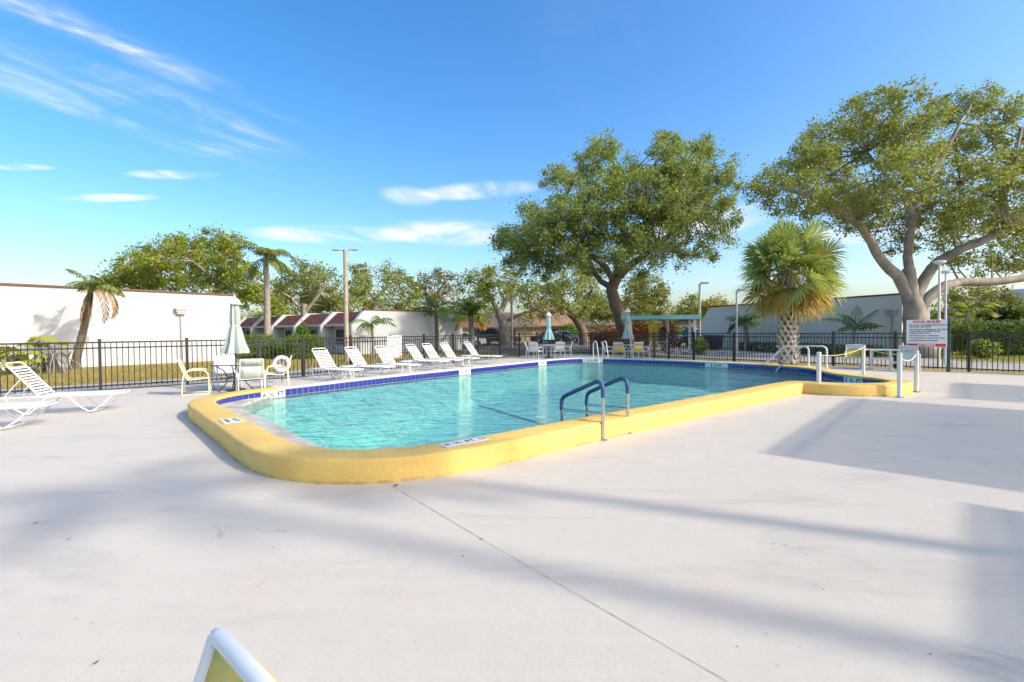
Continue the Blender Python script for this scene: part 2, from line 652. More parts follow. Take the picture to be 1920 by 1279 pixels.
def deck_mat():
    mt = bpy.data.materials.new('painted_deck')
    mt.use_nodes = True
    T = NT(mt.node_tree)
    T.n.clear()
    out = T.new('ShaderNodeOutputMaterial')
    g = T.new('ShaderNodeNewGeometry')
    pos = g.outputs['Position']
    base = (.645, .565, .445)
    n1 = T.ramp(T.noise(pos, 0.5, 6, .62, .8), .40, .68)
    pink = T.ramp(T.noise(pos, 1.1, 5, .65, .6), .52, .74, 0, .7)
    mpn = T.new('ShaderNodeMapping', i_Vector=pos)
    mpn.inputs['Rotation'].default_value = (0, 0, R(24))
    mpn.inputs['Scale'].default_value = (.45, 1.5, 1)
    mpn.inputs['Location'].default_value = (4.2, 7.7, 0)
    smear = T.ramp(T.noise(mpn.outputs[0], 1.0, 7, .66, .8), .50, .72, 0, .75)
    mpr = T.new('ShaderNodeMapping', i_Vector=pos)
    mpr.inputs['Rotation'].default_value = (0, 0, R(-41))
    mpr.inputs['Scale'].default_value = (.35, 5.0, 1)
    roll = T.ramp(T.noise(mpr.outputs[0], 1.3, 4, .6, .2), .42, .66, 0, .35)
    fine = T.ramp(T.noise(pos, 42, 5, .8), .3, .8, 0, .30)
    speck = T.ramp(T.noise(pos, 17, 2, .5), .72, .76, 0, .45)
    scuff = T.ramp(T.noise(pos, 5.5, 6, .75, 1.2), .60, .72, 0, .35)
    vo = T.new('ShaderNodeTexVoronoi', feature='DISTANCE_TO_EDGE', i_Scale=.38)
    warp = T.new('ShaderNodeVectorMath', operation='ADD')
    nz = T.new('ShaderNodeTexNoise', i_Scale=2.2, i_Detail=6)
    T.l.new(pos, nz.inputs['Vector'])
    T.l.new(pos, warp.inputs[0])
    T.l.new(nz.outputs[1], warp.inputs[1])
    T.l.new(warp.outputs[0], vo.inputs['Vector'])
    crack = T.math('MULTIPLY', T.ramp(vo.outputs[0], .0035, .0008), T.ramp(T.noise(pos, .7, 3, .6), .52, .62, 0, .55))
    c = T.mix(T.math('MULTIPLY', n1, .7), base, (.59, .52, .425))
    c = T.mix(pink, c, (.64, .515, .41))
    c = T.mix(smear, c, (.48, .425, .345))
    c = T.mix(roll, c, (.68, .595, .48))
    c = T.mix(scuff, c, (.50, .44, .36))
    c = T.mix(fine, c, (.50, .45, .37))
    c = T.mix(speck, c, (.36, .30, .24))
    c = T.mix(crack, c, (.25, .21, .17))
    h = T.math('ADD', T.noise(pos, 110, 4, .75), T.math('MULTIPLY', T.noise(pos, 5, 4, .55), 2.0))
    b = T.new('ShaderNodeBump', i_Strength=.35, i_Distance=.014, i_Height=h)
    p = T.new('ShaderNodeBsdfPrincipled', i_Base_Color=c, i_Roughness=T.ramp(n1, 0, 1, .55, .75))
    T.l.new(b.outputs[0], p.inputs['Normal'])
    T.l.new(p.outputs[0], out.inputs[0])
    return mt


M_lawn = ground_mat()
M_deck = deck_mat()
M_walk = mat('sidewalk_concrete', (.46, .43, .38), .85, .2, 1.5, None, .3, 40, fine=.2)
M_asph = mat('old_asphalt', (.19, .175, .16), .9, .25, .8, None, .4, 60, fine=.2)
M_park = mat('parking_concrete', (.42, .39, .35), .9, .2, .8, None, .3, 60, fine=.2)


def sheet(name, poly, z, material, label=None):
    return ring_sheet(name, poly, [], z, material)


# lawn: one sheet out to the horizon, with the pool cut out further down (the deck lies on it)
def ring_sheet(name, outer, inner, z, material):
    bm = bmesh.new()
    vo = [bm.verts.new((p[0], p[1], z)) for p in outer]
    vi = [bm.verts.new((p[0], p[1], z)) for p in inner]
    eo = [bm.edges.new((vo[i], vo[(i + 1) % len(vo)])) for i in range(len(vo))]
    ei = [bm.edges.new((vi[i], vi[(i + 1) % len(vi)])) for i in range(len(vi))]
    bmesh.ops.triangle_fill(bm, use_beauty=True, use_dissolve=False, edges=eo + ei)
    bm.normal_update()
    for f in bm.faces:
        if f.normal.z < 0:
            f.normal_flip()
    me = bpy.data.meshes.new(name)
    bm.to_mesh(me)
    bm.free()
    o = bpy.data.objects.new(name, me)
    me.materials.append(material)
    col.objects.link(o)
    o['kind'] = 'structure'
    return o


CURB_H = 0.26
CURB_W = 0.43
WATER_Z = 0.055
inner_ctrl = [(1.35, -.2), (4, -.21), (8, -.21), (10.7, -.21), (11.2, -.25), (11.42, -.5), (11.5, -.95), (11.8, -1.5), (12.35, -1.88),
              (12.95, -1.86), (13.4, -1.5), (13.72, -1.0), (14.1, -.45), (14.75, .1), (15.5, .6), (16.15, 1.35), (16.52, 2.4),
              (16.65, 3.7), (16.65, 5.2), (16.5, 7.0), (16.15, 8.8), (15.7, 9.75), (15.0, 10.25), (14, 10.28), (12.5, 10.0), (10, 9.42),
              (8, 8.93), (4.75, 8.1), (2.4, 7.38), (1.4, 7.08), (.75, 6.75), (.28, 6.3), (.07, 5.7), (.05, 4.5), (.05, 2.6), (.05, 1.35),
              (.12, .78), (.34, .32), (.76, -.03)]
inner_st = resample(catmull(inner_ctrl), 0.1525)
NI = len(inner_st)
tang = np.roll(inner_st, -1, 0) - np.roll(inner_st, 1, 0)
tang /= np.linalg.norm(tang, axis=1)[:, None]
outn = np.stack([tang[:, 1], -tang[:, 0]], 1)     # counter-clockwise path: outward normal on the right hand


def offset_st(d):
    return inner_st + outn * d


def world_xy(st):
    return PO + st[:, :1] * PU + st[:, 1:] * PV


curb_mid = world_xy(offset_st(0.2))
deck_poly = [pw(-12, -16), pw(20.75, -16), pw(20.75, -3.35), pw(20.95, -2.6), pw(20.95, 9.6), (5.6, 30.0), (3.4, 31.8), (1.9, 31.2),
             (-7.35, 16.75), pw(-12, 12.3)]
hole = [tuple(p) for p in curb_mid[::4]]
BIG = 1500
lawn = ring_sheet('lawn', [(-BIG, -BIG), (BIG, -BIG), (BIG, BIG), (-BIG, BIG)], hole, -0.03, M_lawn)
deck = ring_sheet('pool_deck', deck_poly, hole, 0.0, M_deck)
# expansion joint across the deck: a narrow dark open line, slightly ragged
rng = random.Random(4)
jp = [(-1.2, 4.93), (-.01, 3.36), (.93, 2.15), (2.6, 0.0), (5.5, -3.8)]
jl, jr = [], []
for a, b in zip(jp[:-1], jp[1:]):
    for k in range(26):
        t = k / 26
        x, y = a[0] + (b[0] - a[0]) * t, a[1] + (b[1] - a[1]) * t
        w = .0008 + .0014 * rng.random()
        o_ = .004 * (rng.random() - .5)
        jl.append((x - w + o_, y - w * .6, .004))
        jr.append((x + w + o_, y + w * .6, .004))
mb = MB()
for k in range(len(jl) - 1):
    mb.quad(jl[k], jr[k], jr[k + 1], jl[k + 1])
mb.build('expansion_joint', mat('joint_dirt', (.38, .33, .27), .95, .4, 20), deck)

# concrete walk outside the left fence, parking apron and the street behind
walk = sheet('sidewalk', [pw(-16, 12.95), pw(4.2, 12.95), (-6.9, 17.9), (-.2, 28.6), (1.2, 31.2), (-.8, 31.9), (-9.2, 19.6), pw(3.3, 15.1), pw(-16, 15.1)], -0.012, M_walk)
road = sheet('street', [(-7.5, 44.5), (2, 36.0), (10, 33.6), (14, 36), (15, 44), (17.5, 60), (60, 75), (60, 84), (10, 71), (-2, 60.5), (-20, 55), (-22, 47)], -0.02, M_asph)
park = sheet('parking_apron', [(9.0, 27.6), (21, 14.0), (32, 3), (36, 6), (24.5, 18.6), (20.2, 24.2), (16.6, 34.0), (15.3, 44), (8.8, 42), (7, 34)], -0.012, M_park)


def grass_patch(name, label, regions, n, seed, material, h=(.05, .11), z=-.03):
    """loose blades standing on the lawn"""
    rg = np.random.default_rng(seed)
    P = []
    for (a, b, c, d), w in regions:
        k = int(n * w)
        u, v = rg.random(k), rg.random(k)
        a, b, c, d = map(np.array, (a, b, c, d))
        P.append(((1 - u) * (1 - v))[:, None] * a + (u * (1 - v))[:, None] * b + (u * v)[:, None] * c + ((1 - u) * v)[:, None] * d)
    P = np.vstack(P)
    k = len(P)
    ang = rg.random(k) * 2 * np.pi
    hh = h[0] + (h[1] - h[0]) * rg.random(k)
    w = .012
    ca, sa = np.cos(ang), np.sin(ang)
    V = np.zeros((k, 3, 3))
    V[:, 0, 0] = P[:, 0] - ca * w
    V[:, 0, 1] = P[:, 1] - sa * w
    V[:, 1, 0] = P[:, 0] + ca * w
    V[:, 1, 1] = P[:, 1] + sa * w
    V[:, 0, 2] = V[:, 1, 2] = z
    V[:, 2, 0] = P[:, 0] + (rg.random(k) - .5) * .08
    V[:, 2, 1] = P[:, 1] + (rg.random(k) - .5) * .08
    V[:, 2, 2] = z + hh
    me = bpy.data.meshes.new(name)
    me.from_pydata(V.reshape(-1, 3).tolist(), [], np.arange(k * 3).reshape(-1, 3).tolist())
    me.materials.append(material)
    o = bpy.data.objects.new(name, me)
    col.objects.link(o)
    return tag(o, label, 'grass', None, 'stuff')


L_grass = leaf_mat('dry_grass_blades', (.30, .25, .06), (.54, .39, .13), (.30, .29, .06), .3)
L_grass2 = leaf_mat('green_grass_blades', (.26, .29, .04), (.50, .44, .09), None, .3)
grass_patch('dry_grass', 'dry yellow grass strip between the sidewalk and the white walls',
            [((pw(-9, 15.2), pw(3.4, 15.2), (-12.5, 27.5), (-22, 21)), .5), (((-9, 19.8), (-1, 32), (-5, 40), (-12.5, 28)), .5)], 42000, 3, L_grass)
grass_patch('green_grass', 'green and yellow lawn beyond the fence on the right side',
            [(((19.5, 21.5), (30, 13.5), (38, 24), (24, 30)), 1.0)], 20000, 5, L_grass2)

# ------------------------------------------------------------------ the pool
pool = empty('swimming_pool', (*pw(8, 4), 0), 0, 'freeform swimming pool with raised yellow curb and cobalt tile band', 'pool')
PL = Vector(pool.location)


def loc_pool(p):
    return (p[0] - PL.x, p[1] - PL.y, p[2])


def is_yellow(i):
    s, t = inner_st[i]
    if t < 2.6 and s > 10:
        return True
    if t < .6:
        return True
    return s < 1.75


prof = [(0.0, CURB_H - .055), (-.012, CURB_H - .045), (-.014, CURB_H - .02), (.0, CURB_H - .004), (.02, CURB_H), (CURB_W - .035, CURB_H - .004),
        (CURB_W - .012, CURB_H - .012), (CURB_W, CURB_H - .035), (CURB_W, -.03)]
rng = random.Random(11)
curves = [world_xy(offset_st(d)) for d, z in prof]
wob = np.convolve(np.array([rng.gauss(0, 1) for _ in range(NI)]), np.ones(9) / 9, 'same')
for yes, nm, mt in ((True, 'yellow_curb', M_yellow), (False, 'pale_coping', M_cope)):
    mb = MB()
    for i in range(NI):
        if is_yellow(i) != yes:
            continue
        j = (i + 1) % NI
        for k in range(len(prof) - 1):
            p = [(*curves[k][i], prof[k][1] + (wob[i] * .003 if k < 8 else 0)), (*curves[k][j], prof[k][1] + (wob[j] * .003 if k < 8 else 0)),
                 (*curves[k + 1][j], prof[k + 1][1] + (wob[j] * .003 if k + 1 < 8 else 0)), (*curves[k + 1][i], prof[k + 1][1] + (wob[i] * .003 if k + 1 < 8 else 0))]
            mb.quad(*[loc_pool(q) for q in p])
    o = mb.build(nm, mt, pool)
    bm = bmesh.new()
    bm.from_mesh(o.data)
    bmesh.ops.remove_doubles(bm, verts=bm.verts, dist=.0005)
    bmesh.ops.recalc_face_normals(bm, faces=bm.faces)
    bm.to_mesh(o.data)
    bm.free()
    o.data.shade_smooth()
    o.data.set_sharp_from_angle(angle=R(50))

# basin: walls and sloping floor
def floor_z(s):
    return -1.75 + max(0, min(1, (s - 4.5) / 6.0)) * 1.0


mat_basin = mat('aqua_plaster', (.44, .82, .74), .7, .12, .9, None, .2, 30)
mb = MB()
w0 = world_xy(offset_st(.012))
for i in range(NI):
    j = (i + 1) % NI
    mb.quad(loc_pool((*w0[j], CURB_H - .05)), loc_pool((*w0[i], CURB_H - .05)), loc_pool((*w0[i], -.05)), loc_pool((*w0[j], -.05)))
mb.build('waterline_wall', M_grout, pool)
mb = MB()
for i in range(NI):
    j = (i + 1) % NI
    zi, zj = floor_z(inner_st[i][0]), floor_z(inner_st[j][0])
    mb.quad(loc_pool((*w0[j], -.05)), loc_pool((*w0[i], -.05)), loc_pool((*w0[i], zi)), loc_pool((*w0[j], zj)))
mb.build('basin_wall', mat_basin, pool)
bm = bmesh.new()
fv = [bm.verts.new(loc_pool((*w0[i], 0))) for i in range(0, NI)]
fe = [bm.edges.new((fv[i], fv[(i + 1) % NI])) for i in range(NI)]
bmesh.ops.triangle_fill(bm, use_beauty=True, use_dissolve=False, edges=fe)
for c in (4.5, 7.5, 10.5):
    bmesh.ops.bisect_plane(bm, geom=bm.verts[:] + bm.edges[:] + bm.faces[:], plane_co=Vector(loc_pool((*pw(c, 0), 0))), plane_no=Vector((PU[0], PU[1], 0)))
for v in bm.verts:
    q = np.array([v.co.x + PL.x, v.co.y + PL.y]) - PO
    v.co.z = floor_z(float(q @ PU))
bm.normal_update()
for f in bm.faces:
    if f.normal.z < 0:
        f.normal_flip()
me = bpy.data.meshes.new('basin_floor')
bm.to_mesh(me)
bm.free()
me.materials.append(mat_basin)
link(bpy.data.objects.new('basin_floor', me), pool)
# dark tile stripe where the floor starts to fall away
mb = MB()
sa, sb = pw(8.6, 8.9), pw(7.4, -.1)
d_ = Vector((sb[0] - sa[0], sb[1] - sa[1], 0)).normalized()
n_ = Vector((-d_.y, d_.x, 0)) * .05
za, zb = floor_z(8.6) + .012, floor_z(7.4) + .012
A_, B_ = Vector((*sa, za)) - PL, Vector((*sb, zb)) - PL
mb.quad(A_ + n_, A_ - n_, B_ - n_, B_ + n_)
mb.build('floor_stripe', mat('navy_stripe_tile', (.02, .05, .10), .3), pool)
# entry steps at the shallow end
for k, (ds, zt) in enumerate(((.35, -.12), (.75, -.36), (1.15, -.60))):
    idx = [i for i in range(NI) if inner_st[i][0] > 14.0 and -.2 < inner_st[i][1] < 4.2]
    idx.sort(key=lambda i: inner_st[i][1])
    po = [tuple(w0[i]) for i in idx]
    wi = world_xy(offset_st(-ds))
    pi_ = [tuple(wi[i]) for i in idx]
    mb = MB()
    poly = [loc_pool((*p, 0))[:2] for p in po] + [loc_pool((*p, 0))[:2] for p in reversed(pi_)]
    mb.prism(poly, -.85, zt)
    mb.build('entry_step', mat('white_step_plaster', (.70, .76, .72), .7, .1, 3), pool)
    mb = MB()
    wq = world_xy(offset_st(-ds - .006))
    we = world_xy(offset_st(-ds + .05))
    for a, b in zip(idx[:-1], idx[1:]):
        mb.quad(loc_pool((*wq[a], zt + .004)), loc_pool((*wq[b], zt + .004)), loc_pool((*we[b], zt + .004)), loc_pool((*we[a], zt + .004)))
    mb.build('step_nosing', MATS['navy_stripe_tile'], pool)

# cobalt tiles: one object each, sharing one mesh; pale marker plates interrupt the band
tile_me = MB().box((0, 0, 0), (.142, .016, .142)).mesh('tile')
tile_me.materials.append(M_tile)


def nearest_i(px, py, z=CURB_H):
    g = gp(px, py, z)
    d = w0 - np.array([g.x, g.y])
    return int(np.argmin((d ** 2).sum(1)))


markers = [(508, 728, '6  ½  FT', 4), (867, 690, '5 FT', 4), (1018, 676, '4 FT', 4), (1111, 671, '3 ½ FT', 6), (1342, 679, '3 ½ FT', 6), (1592, 704, '3  ½  FT', 4)]
skip = set()
marks = []
for px, py, body, n in markers:
    i = nearest_i(px, py)
    marks.append((i, body, n))
    for k in range(-(n // 2), n - n // 2):
        skip.add((i + k) % NI)
Wd = world_xy(offset_st(.012))
for i in range(NI):
    s, t = inner_st[i]
    if i in skip:
        continue
    near_side = t < -.1 and s < 11.3
    left_side = s < .3 and t < 5.55
    if near_side or left_side or (s < 1.3 and t < 1.3):
        continue
    j = (i + 1) % NI
    a, b = Wd[i], Wd[j]
    mid = (a + b) / 2
    rz = math.atan2(b[1] - a[1], b[0] - a[0])
    o = bpy.data.objects.new('tile', tile_me)
    col.objects.link(o)
    o.parent = pool
    o.location = loc_pool((mid[0], mid[1], CURB_H - .055 - .073))
    o.rotation_euler = (0, 0, rz)
for i, body, n in marks:
    a, b = Wd[(i - n // 2) % NI], Wd[(i + n - n // 2) % NI]
    mid = (a + b) / 2
    dr = np.array([b[0] - a[0], b[1] - a[1]])
    ln = float(np.linalg.norm(dr))
    dr = dr / ln
    inn = np.array([-dr[1], dr[0]])          # into the pool
    rz = math.atan2(dr[1], dr[0])
    plate = MB().box((0, 0, 0), (ln - .01, .03, .172)).build('depth_marker', M_plate, pool, loc=loc_pool((mid[0] + inn[0] * .004, mid[1] + inn[1] * .004, CURB_H - .135)), rz=rz)
    X = Vector((-1, 0, 0))
    text_obj(body, .15, M_black, plate, frame(X, Vector((0, 0, 1)), Vector((0, 1, 0)), (0, .0175, -.005)), bold=.004)
# second row of tile at the waterline (dark line under the white grout)
mb = MB()
Wt = world_xy(offset_st(.004))
for i in range(NI):
    j = (i + 1) % NI
    s, t = inner_st[i]
    if t < -.1 and s < 11.3:
        continue
    mb.quad(loc_pool((*Wt[j], .048)), loc_pool((*Wt[i], .048)), loc_pool((*Wt[i], .0)), loc_pool((*Wt[j], .0)))
mb.build('lower_tile_row', M_tile, pool)
# stained gutter ledge along the left wall
M_ledge = mat('stained_gutter_plaster', (.60, .57, .50), .8, 0, 2.2, (.36, .33, .26), .3, 20, fine=.25)
mb = MB()


def ledge_w(i):
    u = max(0, min(1, (1.5 - inner_st[i % NI][0]) / 1.2))
    return .44 * u * u * (3 - 2 * u)


def ledge_p(i, z):
    q_ = inner_st[i % NI] - outn[i % NI] * ledge_w(i)
    w_ = PO + q_[0] * PU + q_[1] * PV
    return loc_pool((w_[0], w_[1], z))


idx = [i for i in range(NI) if inner_st[i][0] < 1.5]
for i in idx:
    j = (i + 1) % NI
    mb.quad(loc_pool((*w0[j], .105)), ledge_p(j, .10), ledge_p(i, .10), loc_pool((*w0[i], .105)))
    mb.quad(ledge_p(j, .10), ledge_p(j, -.12), ledge_p(i, -.12), ledge_p(i, .10))
mb.build('gutter_ledge', M_ledge, pool)
# flat markers on the curb top
for px, py, body, sz, rot in ((872, 829, '6  ½  FT', .62, 0), (434, 789, '6 ½ FT', .42, 1)):
    c = gp(px, py, CURB_H)
    ux = Vector((PU[0], PU[1], 0)) if rot == 0 else Vector((-PV[0], -PV[1], 0))
    uy = Vector((-ux.y, ux.x, 0))
    plate = MB().box((0, 0, 0), (sz, .16 if rot == 0 else .26, .006)).build('depth_marker', M_plate, pool, loc=loc_pool((c.x, c.y, CURB_H + .004)), rz=math.atan2(ux.y, ux.x))
    if rot == 0:
        text_obj(body, .115, M_black, plate, Matrix.Translation((-.07, 0, .0045)), bold=.003)
        mb = MB()
        mb.tube([(.245 + .045 * math.cos(a * .628), .045 * math.sin(a * .628), .0035) for a in range(10)], .005, 4, closed=True)
        mb.tube([(.215, .03, .0035), (.275, -.03, .0035)], .005, 4)
        mb.build('no_diving_symbol', mat('grey_print', (.25, .25, .25), .6), plate)
    else:
        text_obj('6 ½ FT', .10, M_black, plate, Matrix.Translation((0, .055, .0045)), bold=.003)
        text_obj('NO DIVING', .06, M_black, plate, Matrix.Translation((0, -.06, .0045)), bold=.002)

# water
def water_mat():
    mt = bpy.data.materials.new('pool_water')
    mt.use_nodes = True
    T = NT(mt.node_tree)
    T.n.clear()
    out = T.new('ShaderNodeOutputMaterial')
    g = T.new('ShaderNodeNewGeometry')
    pos = g.outputs['Position']
    mpn = T.new('ShaderNodeMapping', i_Vector=pos)
    mpn.inputs['Rotation'].default_value = (0, 0, R(-20))
    mpn.inputs['Scale'].default_value = (1.0, 2.0, 1)
    n1 = T.noise(mpn.outputs[0], 1.5, 3, .55, .5)
    n2 = T.noise(mpn.outputs[0], 5.5, 3, .5, .4)
    h = T.math('ADD', T.math('MULTIPLY', n1, 1.0), T.math('MULTIPLY', n2, .30))
    b = T.new('ShaderNodeBump', i_Strength=.6, i_Distance=.12, i_Height=h)
    tint = (.76, .985, .965, 1)
    fr = T.new('ShaderNodeFresnel', i_IOR=1.15)
    T.l.new(b.outputs[0], fr.inputs['Normal'])
    gl = T.new('ShaderNodeBsdfGlossy', i_Roughness=.03)
    T.l.new(b.outputs[0], gl.inputs['Normal'])
    rf = T.new('ShaderNodeBsdfRefraction', i_IOR=1.33, i_Roughness=.0, i_Color=tint)
    T.l.new(b.outputs[0], rf.inputs['Normal'])
    tr = T.new('ShaderNodeBsdfTransparent', i_Color=tint)
    mx = T.new('ShaderNodeMixShader', i_0=.18)
    T.l.new(tr.outputs[0], mx.inputs[1])
    T.l.new(rf.outputs[0], mx.inputs[2])
    m2 = T.new('ShaderNodeMixShader', i_0=fr.outputs[0])
    T.l.new(mx.outputs[0], m2.inputs[1])
    T.l.new(gl.outputs[0], m2.inputs[2])
    T.l.new(m2.outputs[0], out.inputs[0])
    return mt


mb = MB()
ws = world_xy(offset_st(.008))
mb.v = [(p[0], p[1], WATER_Z) for p in ws]
mb.f = [tuple(range(NI))]
water = mb.build('pool_water', water_mat())
water['kind'] = 'structure'

# ------------------------------------------------------------------ buildings
def wall_prism(mb, a, b, thick, z0, z1, side=1):
    """upright slab from a to b (plan), thickened to the left (side=1) or right"""
    a, b = Vector((a[0], a[1], 0)), Vector((b[0], b[1], 0))
    d = (b - a).normalized()
    n = Vector((-d.y, d.x, 0)) * thick * side
    poly = [a, b, b + n, a + n] if side > 0 else [a + n, b + n, b, a]
    mb.prism([(p.x, p.y) for p in poly], z0, z1)
    return d, n.normalized()


def wall_lamp(parent, pos, nrm, drop, material, conduit):
    """boxy louvred wall lamp with a conduit running down to the ground"""
    nx = Vector((nrm[0], nrm[1], 0)).normalized()
    rz = math.atan2(nx.y, nx.x)
    lamp = MB().box((.14, 0, .10), (.28, .60, .10)).box((.12, 0, -.02), (.24, .52, .08)).box((.10, 0, -.13), (.2, .40, .10)).build(
        'wall_lamp', material, parent, loc=pos, rz=rz, bevel=.01)
    if conduit:
        MB().tube([(.05, 0, -.18), (.05, 0, -drop)], .035, 8).build('conduit', M_lamp, lamp)
    return lamp


# long white building on the left
b_o = Vector((-16.0, 28.8, 0))
dl = Vector((-.62, -.785, 0)).normalized()          # from its far corner towards the camera side
nl = Vector((.785, -.62, 0)).normalized()
bl = empty('white_building', b_o, 0, 'long white windowless building with thin brown roof edge behind left fence', 'building')
mb = MB()
p0, p1 = Vector((0, 0, 0)), dl * 34
mb.prism([(p0.x, p0.y), ((p0 - nl * 12).x, (p0 - nl * 12).y), ((p1 - nl * 12).x, (p1 - nl * 12).y), (p1.x, p1.y)], -.1, 3.66)
mb.build('wall', M_wall, bl)
mb = MB()
q = [p0 - dl * .06 + nl * .06, p0 - dl * .06 - nl * 12.06, p1 + dl * .06 - nl * 12.06, p1 + dl * .06 + nl * .06]
mb.prism([(v.x, v.y) for v in q], 3.663, 3.76)
mb.build('roof_edge', M_copper, bl)
pt = at(352, 600, 26.0)
k = (Vector((pt.x, pt.y, 0)) - b_o).dot(dl)
wall_lamp(bl, tuple(dl * k + nl * .003 + Vector((0, 0, 2.72))), nl, 2.7, M_wall, True)

# townhouse row with red roofs
c0 = Vector((-11.0, 33.5, 0))
f1 = Vector((-.756, .654, 0)).normalized()
g1 = Vector((.654, .756, 0)).normalized()
th = empty('townhouse_row', c0, 0, 'white townhouse row with red shingle mansard roofs and party walls', 'building')


def lp(a, b, z):
    v = f1 * a + g1 * b
    return (v.x, v.y, z)


unit = 4.1
for u in range(5):
    mb = MB()
    a0, a1 = u * unit + .28, (u + 1) * unit
    mb.prism([lp(a0, 1.3, 0)[:2], lp(a0, 10.0, 0)[:2], lp(a1, 10.0, 0)[:2], lp(a1, 1.3, 0)[:2]], -.1, 2.1)
    mb.build('wall', M_wallr, th)
    mb = MB()
    mb.v = [lp(a0, .55, 2.06), lp(a1, .55, 2.06), lp(a1, 1.55, 2.92), lp(a0, 1.55, 2.92), lp(a0, 10.2, 2.92), lp(a1, 10.2, 2.92), lp(a0, 10.2, 2.06), lp(a1, 10.2, 2.06)]
    mb.f = [(0, 1, 2, 3), (3, 2, 5, 4), (0, 3, 4, 6), (1, 7, 5, 2), (0, 6, 7, 1), (4, 5, 7, 6)]
    rf = mb.build('roof', M_shingle, th)
    mb = MB()
    for r_ in range(6):
        t0 = r_ / 6
        b_ = .55 + t0 * 1.0
        z_ = 2.06 + t0 * .86
        v0, v1, v2, v3 = lp(a0 + .02, b_ - .02, z_ + .0), lp(a1 - .02, b_ - .02, z_), lp(a1 - .02, b_ + .16, z_ + .165), lp(a0 + .02, b_ + .16, z_ + .165)
        mb.quad(v0, v1, v2, v3)
        mb.quad(lp(a0 + .02, b_, z_ - .03), lp(a1 - .02, b_, z_ - .03), v1, v0)
    mb.build('shingle_course', M_shingle, rf)
    mb = MB()
    mb.prism([lp(a0, .45, 0)[:2], lp(a0, .6, 0)[:2], lp(a1, .6, 0)[:2], lp(a1, .45, 0)[:2]], 1.93, 2.10)
    mb.build('fascia', M_wall, th)
    # shaded porch front: door and window with frame
    wdw = MB()
    wdw.prism([lp(a0 + 2.3, 1.22, 0)[:2], lp(a0 + 2.3, 1.29, 0)[:2], lp(a0 + 3.5, 1.29, 0)[:2], lp(a0 + 3.5, 1.22, 0)[:2]], .55, 1.75)
    wd = wdw.build('window', M_wall, th)
    for s_ in (0, 1):
        pn = MB()
        x0 = a0 + 2.36 + s_ * .56
        pn.prism([lp(x0, 1.20, 0)[:2], lp(x0, 1.217, 0)[:2], lp(x0 + .52, 1.217, 0)[:2], lp(x0 + .52, 1.20, 0)[:2]], .62, 1.68)
        pn.build('pane', M_glass, wd)
    dr = MB()
    dr.prism([lp(a0 + .5, 1.24, 0)[:2], lp(a0 + .5, 1.297, 0)[:2], lp(a0 + 1.4, 1.297, 0)[:2], lp(a0 + 1.4, 1.24, 0)[:2]], 0, 1.85)
    d0 = dr.build('door', mat('grey_door', (.23, .25, .27), .5), th)
    kn = MB()
    kn.box(lp(a0 + .6, 1.22, .95), (.06, .06, .06))
    kn.build('handle', M_lamp, d0)
for u in range(6):
    mb = MB()
    a0, a1 = u * unit, u * unit + .277
    if u == 0:
        a0 = -.02
    sec = [(.22, -.1), (.22, 1.95), (1.24, 3.02), (10.5, 3.02), (10.5, -.1)]
    n = len(sec)
    mb.v = [lp(a0, b, z) for b, z in sec] + [lp(a1, b, z) for b, z in sec]
    mb.f = [tuple(range(n)), tuple(reversed(range(n, 2 * n)))] + [(k, k + n, (k + 1) % n + n, (k + 1) % n) for k in range(n)]
    mb.build('party_wall', M_wall, th)
mb = MB()
mb.prism([lp(-.08, 1.2, 0)[:2], lp(.31, 1.2, 0)[:2], lp(.31, 10.6, 0)[:2], lp(-.08, 10.6, 0)[:2]], 3.023, 3.10)
mb.build('wall_cap', M_copper, th)

# pale building on the right, its lit side turned away
a_ = Vector((16.0, 42.0, 0))
b_ = Vector((21.0, 26.8, 0))
dr_ = (b_ - a_).normalized()
nr_ = Vector((dr_.y, -dr_.x, 0))
if nr_.x > 0:
    nr_ = -nr_
br = empty('grey_building', a_, 0, 'pale grey flat-roofed building with sloped end behind the sabal palm', 'building')
L_ = (b_ - a_).length
mb = MB()
sec = [(0, -.1), (0, 2.2), (1.0, 3.28), (L_, 3.28), (L_, -.1)]
n = len(sec)
mb.v = [tuple(dr_ * s + Vector((0, 0, z))) for s, z in sec] + [tuple(dr_ * s - nr_ * 2.2 + Vector((0, 0, z))) for s, z in sec]
mb.f = [tuple(range(n)), tuple(reversed(range(n, 2 * n)))] + [(k, k + n, (k + 1) % n + n, (k + 1) % n) for k in range(n)]
o = mb.build('wall', M_wallr, br)
bm = bmesh.new(); bm.from_mesh(o.data); bmesh.ops.recalc_face_normals(bm, faces=bm.faces); bm.to_mesh(o.data); bm.free()
mb = MB()
q = [dr_ * .95 + nr_ * .06, dr_ * (L_ + .06) + nr_ * .06, dr_ * (L_ + .06) - nr_ * 2.26, dr_ * .95 - nr_ * 2.26]
q = [(v.x, v.y) for v in q]
mb.prism(q if (q[1][0] - q[0][0]) * (q[2][1] - q[0][1]) - (q[1][1] - q[0][1]) * (q[2][0] - q[0][0]) > 0 else q[::-1], 3.283, 3.37)
mb.build('roof_edge', M_copper, br)
for px, Y_ in ((1634, 26.8), (1348, 38.5)):
    pt = at(px, 590, Y_)
    k = (Vector((pt.x, pt.y, 0)) - a_).dot(dr_)
    wall_lamp(br, tuple(dr_ * k + nr_ * .003 + Vector((0, 0, 2.35))), nr_, 2.3, M_wall, True)


